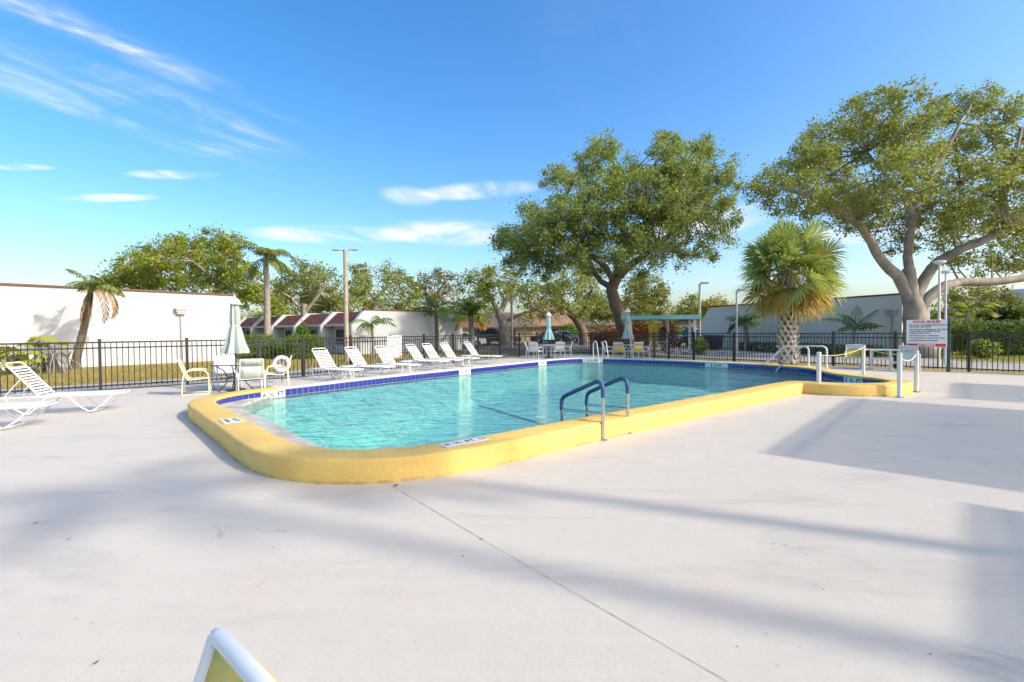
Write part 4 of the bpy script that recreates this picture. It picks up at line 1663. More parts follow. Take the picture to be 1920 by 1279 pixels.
light_pole(650, 26.3, 468, 'double', 'tall tan pole with two lamp heads behind the loungers', .135, M_concpole)
light_pole(960, 44, 545, 'none', 'plain wooden pole by the street corner', .13, M_concpole)
light_pole(1312, 30, 532, 'single', 'grey pole with single lamp head right of the pavilion', .085)
light_pole(1381, 29, 545, 'single', 'slim grey lamp pole half hidden by the sabal palm', .075)
light_pole(1760, 18.9, 494, 'disc', 'taller white disc lamp pole behind the large rules sign', .05, M_white)
light_pole(1772, 20.3, 512, 'disc', 'shorter white disc lamp pole, the right one of two', .048, M_white)

q = at(985, 640, 52)
ss = empty('street_sign', (q.x, q.y, 0), R(15), 'green street name sign on a thin post', 'street sign')
MB().tube([(0, 0, 0), (0, 0, 2.0)], .04, 6).build('post', M_lamp, ss)
MB().box((0, 0, 1.78), (.95, .03, .2)).build('name_blade', mat('sign_green', (.03, .28, .16), .4), ss)
MB().box((0, 0, 2.02), (.03, .85, .2)).build('name_blade', MATS['sign_green'], ss)


def car(label, c, rz, L, Wd_, H, paint, suv=False):
    root = empty('parked_car', c, rz, label, 'car', 'parked cars')
    hb = H * (.60 if suv else .57)
    if suv:
        body = [(-.5, .30), (-.5, .55), (-.485, .60), (-.44, .98), (-.30, 1.0), (.12, 1.0), (.24, .64), (.46, .56), (.5, .45), (.5, .28), (.49, .22), (-.49, .22)]
    else:
        body = [(-.5, .32), (-.5, .58), (-.47, .64), (-.30, .66), (-.18, .97), (-.02, 1.0), (.10, .97), (.26, .66), (.45, .56), (.5, .46), (.5, .28), (.48, .2), (-.48, .2)]
    mb = MB()
    n = len(body)
    for k, y in enumerate((-1, -.92, .92, 1)):
        for x, z in body:
            zz = z * H
            nar = 1 - (.22 if zz > hb else 0) * ((zz - hb) / (H - hb) if zz > hb else 0)
            xx = x * L * (1 if abs(y) < 1 else .985)
            mb.v.append((xx, y * Wd_ / 2 * nar, zz if abs(y) < 1 else zz * .985 + .01))
    for k in range(3):
        for j in range(n):
            j2 = (j + 1) % n
            mb.f.append((k * n + j, k * n + j2, (k + 1) * n + j2, (k + 1) * n + j))
    mb.f.append(tuple(reversed(range(n))))
    mb.f.append(tuple(3 * n + j for j in range(n)))
    o = mb.build('body', paint, root, bevel=.03)
    bm = bmesh.new(); bm.from_mesh(o.data); bmesh.ops.recalc_face_normals(bm, faces=bm.faces); bm.to_mesh(o.data); bm.free()
    zt, zb = H * .92, H * .66
    x0, x1, x2, x3 = ((-.42, .12, .20, -.455) if suv else (-.17, .08, .215, -.27))
    for s_ in (-1, 1):
        yt = s_ * (Wd_ / 2 * (1 - .22 * (zt - hb) / (H - hb)) + .012)
        yb = s_ * (Wd_ / 2 * (1 - .22 * (zb - hb) / (H - hb)) + .012)
        m1_ = MB()
        xm = (x0 + x1) / 2
        m1_.quad((x3 * L, yb, zb), ((xm - .012) * L, yb, zb), ((xm - .012) * L, yt, zt), (x0 * L, yt, zt))
        m1_.quad(((xm + .012) * L, yb, zb), (x2 * L, yb, zb), (x1 * L, yt, zt), ((xm + .012) * L, yt, zt))
        m1_.build('side_window', M_glass, root)
        for x in (-.31, .30):
            w_ = MB()
            w_.tube([(x * L, s_ * (Wd_ / 2 - .20), .32), (x * L, s_ * (Wd_ / 2 + .015), .32)], .32, 20).build('wheel', M_tyre, root, smooth=False)
            MB().tube([(x * L, s_ * (Wd_ / 2 + .0), .32), (x * L, s_ * (Wd_ / 2 + .022), .32)], .2, 16).build('rim', M_rim, root)
        MB().box((.485 * L, s_ * Wd_ * .36, H * .47), (.12, .34, .13)).build('headlight', mat('headlight_lens', (.7, .7, .68), .15), root)
        MB().box((-.492 * L, s_ * Wd_ * .38, H * .52), (.08, .28, .16)).build('tail_light', mat('tail_light_lens', (.35, .02, .015), .2), root)
    m1_ = MB()
    if suv:
        m1_.quad((.22 * L, -Wd_ * .40, H * .69), (.22 * L, Wd_ * .40, H * .69), (.135 * L, Wd_ * .36, H * .96), (.135 * L, -Wd_ * .36, H * .96))
    else:
        m1_.quad((.252 * L, -Wd_ * .40, H * .70), (.252 * L, Wd_ * .40, H * .70), (.115 * L, Wd_ * .36, H * .955), (.115 * L, -Wd_ * .36, H * .955))
    for i in range(len(m1_.v)):
        m1_.v[i] = (m1_.v[i][0] + .03, m1_.v[i][1], m1_.v[i][2] + .02)
    m1_.build('windscreen', M_glass, root)
    return root


P_white = mat('white_car_paint', (.66, .66, .67), .25, coat=.5)
P_black = mat('black_car_paint', (.02, .022, .028), .2, coat=.6)
P_navy = mat('navy_car_paint', (.025, .035, .085), .25, coat=.5)
P_silver = mat('silver_car_paint', (.50, .50, .53), .3, coat=.5)
P_grey = mat('grey_car_paint', (.10, .10, .11), .3, coat=.5)
Z = 0.0
q = at(866, 645, 47.5); car('white car half hidden behind the white block and fence', (q.x, q.y, 0), R(12), 4.5, 1.8, 1.42, P_white)
q = at(917, 645, 51.5); car('black sport utility car parked under the street trees', (q.x, q.y, 0), R(6), 4.6, 1.9, 1.75, P_black, True)
q = at(937, 645, 54.5); car('dark grey car parked behind the black sport utility car', (q.x, q.y, 0), R(10), 4.5, 1.8, 1.5, P_grey)
q = at(1057, 643, 59.5); car('silver white sedan parked before the mansard house', (q.x, q.y, 0), R(-10), 4.6, 1.8, 1.45, P_silver)
q = at(1033, 645, 56.5); car('dark car parked left of the silver sedan', (q.x, q.y, 0), R(-14), 4.4, 1.8, 1.35, P_black)
q = at(1306, 645, 44); car('navy blue car parked beside the grey building', (q.x, q.y, 0), R(196), 4.5, 1.8, 1.6, P_navy, True)

for k, (px, Y_, lb) in enumerate(((1329, 38.0, 'left one of three dark wheeled bins beside the grey building'), (1338, 37.2, 'middle one of three dark wheeled bins beside the grey building'), (1346, 36.4, 'right one of three dark wheeled bins beside the grey building'))):
    q = at(px, 650, Y_)
    root = empty('wheeled_bin', (q.x, q.y, 0), R(-50 + k * 4), lb, 'bin', 'dark wheeled bins')
    mb = MB()
    mb.v = [(-.24, -.26, .05), (.24, -.26, .05), (.24, .26, .05), (-.24, .26, .05), (-.31, -.34, .98), (.31, -.34, .98), (.31, .34, .98), (-.31, .34, .98)]
    mb.f = [(3, 2, 1, 0), (0, 1, 5, 4), (1, 2, 6, 5), (2, 3, 7, 6), (3, 0, 4, 7), (4, 5, 6, 7)]
    mb.build('body', M_bin, root, bevel=.02)
    MB().box((0, 0, 1.015), (.66, .72, .06)).build('lid', M_bin, root, bevel=.02)
    for s_ in (-1, 1):
        MB().tube([(-.24, s_ * .22, .11), (-.24, s_ * .28, .11)], .11, 12).build('wheel', M_tyre, root)

# bicycles stand under the pavilion
def bicycle(c, rz, label, paint):
    root = empty('bicycle', c, rz, label, 'bicycle', 'bicycles by the pavilion')
    for x in (-.52, .52):
        w_ = MB().tube([(x + .33 * math.cos(a * math.pi / 12), 0, .34 + .33 * math.sin(a * math.pi / 12)) for a in range(24)], .022, 6, closed=True).build('wheel', M_tyre, root, smooth=True)
        sp = MB()
        for k in range(6):
            a = k * math.pi / 6
            sp.tube([(x + .31 * math.cos(a), 0, .34 + .31 * math.sin(a)), (x - .31 * math.cos(a), 0, .34 - .31 * math.sin(a))], .004, 4)
        sp.build('spokes', M_steel, w_)
    f = MB()
    for a, b in (((-.52, 0, .34), (-.08, 0, .32)), ((-.08, 0, .32), (-.2, 0, .78)), ((-.52, 0, .34), (-.2, 0, .78)), ((-.08, 0, .32), (.4, 0, .72)), ((-.2, 0, .74), (.38, 0, .78)), ((.52, 0, .34), (.36, 0, .88))):
        f.tube([a, b], .018, 6)
    f.build('frame', paint, root)
    MB().box((-.22, 0, .86), (.26, .14, .06)).build('saddle', M_dark, root, bevel=.02)
    MB().tube([(.36, 0, .88), (.36, 0, .98), (.40, -.28, 1.0), (.28, -.3, 1.0)], .013, 6).tube([(.36, 0, .98), (.40, .28, 1.0), (.28, .3, 1.0)], .013, 6).build('handlebar', M_dark, root)


q = at(1238, 655, 30.9); bicycle((q.x, q.y, 0), R(-20), 'white bicycle under the pavilion, the left one', P_white)
q = at(1268, 655, 31.3); bicycle((q.x, q.y, 0), R(-28), 'dark bicycle under the pavilion, the right one', P_black)

# ------------------------------------------------------------------ vegetation
def leaf_quads(C, size, rg, up=.35, aspect=.5, D=None):
    """(N,3) centres -> pointed leaf faces, random orientation leaning upwards"""
    n = len(C)
    nrm = rg.normal(size=(n, 3))
    nrm[:, 2] = np.abs(nrm[:, 2]) + up
    nrm /= np.linalg.norm(nrm, axis=1)[:, None]
    a = rg.normal(size=(n, 3)) if D is None else D + rg.normal(size=(n, 3)) * .4
    a -= nrm * (a * nrm).sum(1)[:, None]
    a /= np.linalg.norm(a, axis=1)[:, None] + 1e-9
    b = np.cross(nrm, a)
    L = (size * (.65 + .7 * rg.random(n)))[:, None]
    V = np.empty((n, 4, 3))
    V[:, 0] = C - a * L * .5
    V[:, 1] = C + b * L * aspect * .5 - a * L * .05
    V[:, 2] = C + a * L * .5 - nrm * L * .12
    V[:, 3] = C - b * L * aspect * .5 - a * L * .05
    return V


def quad_object(name, V, material, parent, loc=None):
    n = len(V)
    me = bpy.data.meshes.new(name)
    me.vertices.add(n * 4)
    me.vertices.foreach_set('co', V.reshape(-1).astype(np.float32))
    me.loops.add(n * 4)
    me.loops.foreach_set('vertex_index', np.arange(n * 4, dtype=np.int32))
    me.polygons.add(n)
    me.polygons.foreach_set('loop_start', np.arange(0, n * 4, 4, dtype=np.int32))
    me.update(calc_edges=True)
    me.validate()
    me.materials.append(material)
    o = bpy.data.objects.new(name, me)
    return link(o, parent, loc)


def tree(name, label, base, limbs, lobes, leaf, dens, per, seed, lmat, bark, group=None, clump=.42, twigs=True, shell=(.5, 1.08), squash=.85, hang=0.0, cat='tree'):
    """limbs: [(points, r0, r1)] in world space; lobes: [(centre, radius)]"""
    rg = np.random.default_rng(seed)
    base = Vector(base)
    root = empty(name, base, 0, label, cat, group)
    tr = MB()
    ends = []
    for pts, r0, r1 in limbs:
        P = [np.array(p, float) for p in pts]
        sm = catmull(P, closed=False, step=.5) if len(P) > 2 else P
        n = len(sm)
        rs = [r0 + (r1 - r0) * (k / (n - 1)) for k in range(n)]
        jit = [Vector(p) - base + Vector(tuple(rg.normal(size=3) * rs[i] * .10)) for i, p in enumerate(sm)]
        tr.tube(jit, rs, 10)
        ends += [(np.array(p), rs[i]) for i, p in enumerate(sm)][n // 3:]
    ep = np.array([e[0] for e in ends])
    allC = []
    tw = MB()
    for c, r in lobes:
        c = np.array(c, float)
        # a bough from the nearest limb to the lobe
        d2 = ((ep - c) ** 2).sum(1)
        e = ep[int(np.argmin(d2))]
        mid = (e + c) / 2 + rg.normal(size=3) * r * .15
        mid[2] += r * .1
        br_ = max(.03, r * .045)
        tw.tube([Vector(e) - base, Vector(mid) - base, Vector(c) - base], [br_ * 1.3, br_, br_ * .6], 6)
        k = max(4, int(dens * r * r))
        u = rg.normal(size=(k, 3))
        u /= np.linalg.norm(u, axis=1)[:, None]
        rad = r * (shell[0] + (shell[1] - shell[0]) * rg.random(k) ** .6)
        cc = c + u * rad[:, None] * np.array([1, 1, squash])
        if twigs:
            for q_ in cc[::2]:
                m_ = (c + q_) / 2 + rg.normal(size=3) * r * .08
                tw.tube([Vector(c) - base, Vector(m_) - base, Vector(q_) - base], [br_ * .45, br_ * .3, .008], 4, cap=False)
        m_ = np.maximum(6, (per * (.5 + rg.random(k))).astype(int))
        rep = np.repeat(cc, m_, axis=0)
        cs = np.repeat(clump * (.6 + .8 * rg.random(k)), m_)
        off_ = rg.normal(size=rep.shape) * cs[:, None] * .55
        off_[:, 2] *= .75
        if hang:
            off_[:, 2] -= np.abs(rg.normal(size=len(off_))) * hang
        allC.append(rep + off_)
    tr.v += []
    tr.build('trunk', bark, root, smooth=True)
    tw.build('branches', bark, root, smooth=True)
    C = np.vstack(allC) - np.array(base)
    quad_object('crown', leaf_quads(C, leaf, rg), lmat, root)
    return root


def px_tree(name, label, Y, base_px, limbs_px, lobes_px, spread, **kw):
    """survey helper: limbs [( [(px,py,dY)...], r0px, r1px )], lobes [(px,py,rpx)] spread in depth"""
    rg = np.random.default_rng(kw['seed'] + 500)
    s = Y / FPX
    b = at(base_px, 660, Y)
    base = (b.x, b.y, -.03)
    limbs = []
    for pts, r0, r1 in limbs_px:
        w = []
        for p in pts:
            v = at(p[0], p[1], Y + (p[2] if len(p) > 2 else 0))
            w.append((v.x, v.y, max(-.05, v.z)))
        limbs.append((w, r0 * s, r1 * s))
    xs = [l[0] for l in lobes_px]
    cx, hw = (min(xs) + max(xs)) / 2, max(20, (max(xs) - min(xs)) / 2)
    lobes = []
    for l in lobes_px:
        f = math.sqrt(max(.08, 1 - ((l[0] - cx) / hw) ** 2))
        dy = (l[3] if len(l) > 3 else rg.uniform(-1, 1) * spread * f)
        k = (Y + dy) / Y
        v = at(l[0], l[1], Y + dy)
        lobes.append(((v.x, v.y, v.z), l[2] * s * k))
    return tree(name, label, base, limbs, lobes, **kw)


# centre oak
px_tree('oak_tree', 'huge dense spreading oak with leaning trunk behind the pavilion', 35, 1181,
        [([(1181, 662), (1172, 620), (1156, 575), (1149, 545), (1154, 520)], 14, 10), ([(1152, 535), (1135, 500), (1105, 480, -1), (1065, 468, -2), (1010, 450, -2)], 6, 2.5),
         ([(1154, 525), (1185, 495), (1220, 470, -1), (1270, 425, -1), (1310, 370)], 7.5, 2), ([(1154, 520), (1165, 470, 1), (1170, 400, 1), (1190, 320, 1)], 6.5, 2),
         ([(1150, 540), (1120, 520, 2), (1080, 420, 3), (1060, 350, 3)], 6, 2)],
        [(985, 432, 50), (995, 478, 42, -2), (955, 445, 28), (1030, 400, 48), (1045, 455, 50, -3), (1095, 430, 52, -2), (1075, 345, 40), (1040, 330, 26), (1120, 305, 42), (1140, 270, 26), (1105, 280, 24),
         (1150, 370, 58, -4), (1205, 420, 55, -4), (1150, 440, 50, -3), (1225, 310, 46), (1285, 300, 48), (1340, 312, 40), (1310, 355, 56), (1250, 370, 58, -4), (1352, 395, 38), (1340, 448, 34), (1355, 350, 30),
         (1290, 435, 50, -2), (1262, 480, 30), (1240, 272, 28), (1310, 268, 26), (1185, 480, 36, 2), (1110, 482, 34, 3), (1180, 335, 45, 3), (1020, 500, 24, -2), (965, 490, 26, -1), (1320, 475, 22), (1255, 268, 22), (1200, 520, 18, 2), (1060, 420, 48, -5), (1120, 375, 48, -5), (1180, 450, 42, -5.5), (1240, 420, 46, -5.5), (1100, 468, 36, -4.5), (1210, 360, 48, -6), (1290, 385, 44, -5.5), (1155, 492, 24, -3), (1232, 478, 26, -3.5), (1010, 430, 40, -3.5), (1270, 320, 40, -5), (1130, 320, 36, -4), (975, 465, 30, -2), (1060, 490, 22, -3)],
        5.5, leaf=.175, dens=11.5, per=95, seed=1, lmat=L_oak, bark=M_bark_b, hang=.18)

# right oak
px_tree('grey_oak_tree', 'sprawling grey-barked oak with thick open limbs at the right edge', 25.5, 1722,
        [([(1738, 678), (1727, 650), (1718, 610), (1713, 580), (1709, 550), (1703, 505)], 27, 10), ([(1712, 590), (1703, 556), (1682, 518), (1650, 485, -.5), (1625, 440, -1), (1590, 405, -1.5), (1530, 375, -2), (1460, 350, -2.5)], 12, 1.6),
         ([(1711, 565), (1702, 500), (1706, 440), (1712, 405), (1690, 365), (1655, 320), (1625, 285)], 10, 1.6), ([(1710, 415), (1735, 350, 1), (1770, 290, 1.5), (1800, 230, 1.5)], 8, 3),
         ([(1714, 585), (1722, 545), (1745, 503), (1785, 475, -1), (1835, 455, -1.5), (1890, 425, -2), (1960, 380, -2)], 11.5, 3.5), ([(1716, 610), (1728, 575), (1755, 546), (1800, 530, 1), (1860, 528, 1), (1930, 520, 1), (2000, 505, 1)], 10, 6),
         ([(1890, 425, -2), (1880, 370, -2), (1900, 300, -2), (1915, 240, -2)], 7, 2.5), ([(1740, 630), (1762, 600, -.5), (1778, 625, -.6)], 10, 4)],
        [(1415, 358, 22), (1445, 345, 32), (1480, 320, 36), (1465, 380, 26), (1518, 290, 38), (1500, 362, 42), (1555, 330, 46), (1552, 258, 40), (1598, 222, 40), (1648, 198, 36), (1692, 185, 34), (1635, 268, 48), (1695, 248, 46),
         (1735, 298, 46), (1678, 325, 42), (1615, 368, 40), (1600, 395, 30), (1540, 398, 32), (1650, 425, 28, 1.5), (1690, 455, 30, 2.5), (1750, 385, 44), (1800, 345, 46), (1828, 402, 44), (1880, 385, 50), (1858, 318, 38), (1775, 205, 34),
         (1822, 192, 34), (1880, 205, 38), (1915, 262, 42), (1900, 330, 34), (1762, 440, 34, 2), (1792, 482, 28, 2), (1852, 495, 28, 2), (1898, 485, 34, 2), (1955, 300, 55), (1985, 400, 60), (1965, 455, 45), (2040, 340, 60), (2010, 250, 50), (1745, 225, 30), (1720, 400, 28, 2), (1600, 420, 26, -1), (1640, 395, 30, -2), (1570, 380, 32, -2), (1700, 370, 34, -2), (1790, 410, 34, -2), (1850, 440, 26, 1), (1910, 440, 34, -1), (1800, 270, 38), (1850, 255, 36), (1690, 290, 36, -3), (1540, 300, 34, -3)],
        6, leaf=.15, dens=30, per=56, seed=2, lmat=L_oak2, bark=M_bark_g, clump=.36)

# background trees
BG = 'street trees behind the buildings'
px_tree('flame_tree', 'broad umbrella-shaped tree above the long white building', 44, 410,
        [([(410, 665), (408, 560), (405, 520)], 6, 4), ([(405, 530), (360, 490), (290, 470)], 3, 1.2), ([(405, 525), (420, 480), (400, 450)], 3, 1.2), ([(405, 535), (440, 510), (470, 500)], 3, 1)],
        [(215, 512, 22), (245, 492, 28), (280, 478, 30), (318, 462, 30), (355, 455, 28), (398, 450, 28), (432, 458, 28), (300, 510, 34), (345, 495, 34), (390, 492, 34), (435, 500, 34), (265, 528, 26), (330, 535, 26), (465, 520, 30), (440, 545, 28), (235, 525, 24), (480, 548, 24), (210, 535, 22), (290, 540, 26), (360, 530, 32), (400, 530, 32), (455, 560, 26), (500, 560, 24), (375, 470, 28), (300, 485, 30), (255, 508, 28), (420, 478, 30), (525, 575, 20)],
        6, leaf=.26, dens=12.3, per=44, seed=3, lmat=L_left, bark=M_bark_g, group=BG, clump=.55, squash=.6)
px_tree('dark_street_tree', 'dark dense tree between the tall palm and the tan lamp pole', 52, 572,
        [([(575, 655), (572, 600), (570, 570)], 8, 5), ([(572, 590), (540, 555), (520, 545)], 4, 1.5), ([(572, 585), (600, 550), (610, 535)], 4, 1.5)],
        [(535, 525, 24), (570, 512, 26), (600, 520, 24), (520, 552, 26), (555, 550, 32), (595, 550, 30), (625, 555, 26), (620, 580, 24), (580, 578, 24), (640, 570, 22)],
        6, leaf=.28, dens=12.3, per=47, seed=4, lmat=L_oak, bark=M_bark_g, group=BG, clump=.6)
px_tree('open_street_tree', 'open-crowned tree just right of the tan lamp pole', 60, 705,
        [([(706, 655), (703, 580), (705, 550)], 6, 4), ([(704, 565), (680, 530), (672, 505)], 3, 1), ([(704, 560), (735, 530), (750, 515)], 3, 1)],
        [(672, 502, 18), (690, 520, 20), (660, 530, 22), (725, 508, 18), (750, 520, 20), (735, 540, 24), (700, 556, 24), (665, 562, 26), (740, 568, 24), (770, 548, 18), (705, 582, 22), (760, 585, 20)],
        6, leaf=.30, dens=9.5, per=40, seed=5, lmat=L_mid, bark=M_bark_g, group=BG, clump=.65)
px_tree('brown_street_tree', 'sparse brownish tree above the middle white wall', 66, 812,
        [([(815, 655), (812, 580), (810, 555)], 6, 3.5), ([(811, 565), (790, 535), (782, 520)], 3, 1), ([(811, 560), (835, 530), (845, 520)], 3, 1)],
        [(785, 530, 18), (808, 518, 18), (832, 525, 20), (800, 548, 22), (835, 552, 22), (780, 562, 20), (815, 575, 24), (850, 575, 20)],
        6, leaf=.32, dens=8.5, per=34, seed=6, lmat=leaf_mat('browning_leaves', (.17, .15, .04), (.32, .25, .08), (.38, .28, .12)), bark=M_bark_g, group=BG, clump=.7)
px_tree('forked_street_tree', 'pale forked tree beside the black car and wooden pole', 50, 946,
        [([(950, 650), (944, 610), (936, 580)], 12, 8), ([(938, 590), (915, 550), (890, 530)], 6, 2), ([(938, 588), (955, 550), (965, 525)], 6, 2), ([(944, 605), (975, 590), (1010, 580)], 4.5, 2)],
        [(880, 530, 22), (905, 522, 24), (935, 518, 24), (965, 528, 22), (895, 555, 26), (930, 550, 28), (965, 555, 26), (995, 545, 22), (1005, 570, 22), (880, 575, 20), (1020, 585, 18), (915, 580, 18), (990, 590, 14)],
        6, leaf=.26, dens=11.4, per=40, seed=7, lmat=L_mid, bark=M_bark_g, group=BG, clump=.55)
px_tree('leaning_street_tree', 'grey-green tree with dark leaning trunk right of the mansard house', 50, 1092,
        [([(1096, 650), (1092, 620), (1078, 598), (1066, 585)], 9, 6), ([(1076, 596), (1055, 565), (1045, 545)], 5, 1.8), ([(1080, 602), (1100, 570), (1110, 545)], 5, 1.8)],
        [(1048, 525, 26), (1075, 515, 26), (1105, 520, 26), (1040, 555, 26), (1070, 550, 28), (1105, 550, 28), (1125, 570, 24), (1050, 580, 20), (1095, 582, 20), (1020, 540, 20)],
        5, leaf=.26, dens=11.4, per=40, seed=8, lmat=L_oak2, bark=M_bark_b, group=BG, clump=.55)
px_tree('lime_tree', 'bright lime green small tree left of the big oak trunk', 58, 1128,
        [([(1128, 650), (1126, 610), (1126, 595)], 4, 2.5)], [(1118, 570, 18), (1138, 566, 18), (1128, 590, 20), (1110, 590, 14), (1146, 590, 14)],
        3, leaf=.3, dens=11.4, per=44, seed=9, lmat=L_lime, bark=M_bark_b, group=BG, clump=.6)
px_tree('yellow_green_tree', 'rounded yellow-green tree right of the big oak trunk', 56, 1208,
        [([(1210, 650), (1208, 610), (1206, 585)], 6, 4)], [(1190, 545, 26), (1220, 545, 28), (1195, 575, 28), (1228, 575, 26), (1205, 600, 24), (1180, 595, 20), (1236, 600, 20), (1212, 528, 18)],
        4, leaf=.28, dens=12.3, per=47, seed=10, lmat=leaf_mat('yellow_green_leaves', (.13, .16, .02), (.28, .27, .05), (.34, .28, .06)), bark=M_bark_b, group=BG, clump=.6)
px_tree('far_round_tree', 'round dark tree behind the pavilion lamp pole', 68, 1290,
        [([(1290, 650), (1290, 600)], 4, 3)], [(1275, 588, 20), (1298, 576, 22), (1312, 590, 20), (1285, 605, 20), (1262, 602, 14), (1325, 600, 16)],
        5, leaf=.32, dens=11.4, per=44, seed=11, lmat=L_mid, bark=M_bark_b, group=BG, clump=.7)
px_tree('golden_tree', 'golden yellow tree behind the corner of the grey building', 64, 1338,
        [([(1338, 650), (1338, 600)], 3, 2)], [(1328, 572, 13), (1345, 570, 14), (1358, 578, 12), (1335, 590, 16), (1352, 594, 14)],
        3, leaf=.32, dens=13.3, per=44, seed=12, lmat=L_yel, bark=M_bark_b, group=BG, clump=.6)
px_tree('olive_tree', 'soft olive-yellow tree behind the banana plant', 44, 1858,
        [([(1862, 655), (1858, 610), (1856, 590)], 6, 4)], [(1800, 568, 24), (1828, 555, 28), (1858, 552, 28), (1885, 565, 24), (1840, 585, 28), (1872, 590, 24), (1810, 592, 22), (1782, 560, 20), (1770, 590, 24)],
        5, leaf=.24, dens=13.3, per=47, seed=13, lmat=leaf_mat('olive_leaves', (.15, .155, .03), (.32, .28, .07), (.40, .33, .10)), bark=M_bark_g, group=BG, clump=.5)
px_tree('low_background_tree', 'low bushy tree behind the townhouse roofs, left part', 70, 520,
        [([(520, 655), (520, 620)], 4, 3)], [(490, 600, 14), (515, 590, 16), (540, 598, 14), (465, 608, 12)], 3, leaf=.34, dens=11.4, per=40, seed=14, lmat=L_lime, bark=M_bark_b, group=BG, clump=.7)


# the wood beyond the streets: one far mass of foliage
rg = np.random.default_rng(15)
C = []
for k in range(150):
    px = rg.uniform(430, 1400)
    Y_ = rg.uniform(88, 112)
    top = 588 + 14 * math.sin(px * .021) + 8 * math.sin(px * .067 + 1)
    v = at(px, rg.uniform(top, 630), Y_)
    n = 120
    C.append(np.array([v.x, v.y, max(.6, v.z)]) + rg.normal(size=(n, 3)) * np.array([1.1, 1.1, .8]))
C = np.vstack(C)
C[:, 2] = np.maximum(C[:, 2], .1)
o = quad_object('distant_wood', leaf_quads(C, .55, rg, aspect=.7), L_mid, None)
tag(o, 'far line of trees closing the view behind the houses', 'wood', None, 'stuff')


def bush(name, label, c, size, leaf, n, seed, lmat, cat='shrub', group=None, box=True, rz=0.0):
    """clipped or loose shrub: leaves through its volume, denser on the surface, stems inside"""
    rg = np.random.default_rng(seed)
    root = empty(name, c, rz, label, cat, group)
    u = rg.random((n, 3)) * 2 - 1
    if box:
        k = np.argmax(np.abs(u) * (1 + .3 * rg.random((n, 3))), axis=1)
        m_ = rg.random(n) < .75
        sgn = np.sign(u[np.arange(n), k])
        u[np.arange(n)[m_], k[m_]] = (sgn * (.82 + .22 * rg.random(n)))[m_]
    else:
        u = rg.normal(size=(n, 3))
        u /= np.linalg.norm(u, axis=1)[:, None]
        u *= (rg.random(n) ** .35)[:, None] * (1 + .18 * np.sin(u[:, :1] * 5 + seed) * np.cos(u[:, 1:2] * 4))
    C = u * np.array(size) / 2
    C[:, 2] += size[2] / 2 + .03
    C += rg.normal(size=C.shape) * leaf * .4
    C[:, 2] = np.maximum(C[:, 2], .03)
    quad_object('foliage', leaf_quads(C, leaf, rg, up=.5, aspect=.6), lmat, root)
    st_ = MB()
    for k in range(7):
        x, y = rg.uniform(-.35, .35) * size[0], rg.uniform(-.35, .35) * size[1]
        st_.tube([(x * .5, y * .5, -.03), (x, y, size[2] * .8)], .018, 5)
    st_.build('stems', M_bark_b, root)
    return root


def put(px, Y):
    q = at(px, 660, Y)
    return (q.x, q.y, -.03)


bush('hedge', 'clipped green hedge block left of the tall palm trunk', put(476, 31), (2.4, 1.5, 1.35), .11, 5200, 31, L_hedge, 'hedge', rz=.7)
bush('hedge', 'low rounded shrub right of the tall palm trunk', put(517, 30), (1.5, 1.4, 1.15), .11, 3600, 32, L_hedge, 'hedge', box=False)
bush('hedge', 'clipped green hedge block before the townhouse doors', put(572, 29), (1.9, 1.5, 1.32), .11, 5200, 33, L_hedge, 'hedge', rz=.7)
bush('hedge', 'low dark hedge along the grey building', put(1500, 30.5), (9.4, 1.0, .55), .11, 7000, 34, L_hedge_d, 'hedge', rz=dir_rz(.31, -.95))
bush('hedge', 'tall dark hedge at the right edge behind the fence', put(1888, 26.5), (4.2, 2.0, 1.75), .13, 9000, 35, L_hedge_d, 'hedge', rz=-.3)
bush('shrub', 'bright clipped hedge top behind the banana plant', put(1850, 33), (4.5, 1.5, 2.0), .15, 4500, 36, L_lime, 'shrub', rz=-.4)
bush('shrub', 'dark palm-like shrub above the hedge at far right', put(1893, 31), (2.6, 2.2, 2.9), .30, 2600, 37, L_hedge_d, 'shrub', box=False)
bush('shrub', 'small light green shrub at the pavilion corner', put(1312, 29.3), (.9, .9, 1.05), .12, 1300, 38, L_hedge, 'shrub', box=False)
bush('croton', 'red croton shrub left of the pavilion posts', put(1150, 36.5), (3.2, 1.6, 1.75), .17, 2600, 39, L_croton, 'shrub', box=False)
bush('croton', 'red croton shrub inside the pavilion shade', put(1198, 37), (2.6, 1.6, 2.1), .17, 2600, 40, L_croton, 'shrub', box=False)
bush('croton', 'dark red-brown croton shrub in the middle of the pavilion', put(1252, 36), (1.6, 1.3, 2.2), .17, 1700, 41, leaf_mat('brown_croton', (.10, .05, .03), (.30, .12, .06), (.45, .33, .2), .2), 'shrub', box=False)
bush('pampas_shrub', 'dry pale grass clump left of the croton shrubs', put(1128, 42), (2.4, 1.4, 2.3), .22, 1500, 42, L_pampas, 'shrub', box=False)
bush('shrub', 'round green shrub beside the mansard house door', put(1070, 66), (3.2, 2.4, 2.4), .26, 1500, 43, L_hedge, 'shrub', box=False)
bush('shrub', 'low green hedge far behind the pavilion', put(1262, 56), (7, 1.4, 1.5), .26, 2600, 44, L_hedge, 'shrub')
bush('shrub', 'leafy shrub climbing between two townhouse party walls', put(568, 37), (1.0, .9, 2.2), .17, 1500, 45, L_hedge, 'shrub', box=False)
bush('shrub', 'broad leafy shrub at the lawn edge right of the rules sign', put(1842, 24), (1.2, 1.0, .9), .15, 1200, 46, L_philo, 'shrub', box=False)
bush('shrub', 'green shrub behind the two disc lamp poles', put(1788, 31), (1.5, 1.3, 1.9), .2, 1400, 47, L_hedge, 'shrub', box=False)
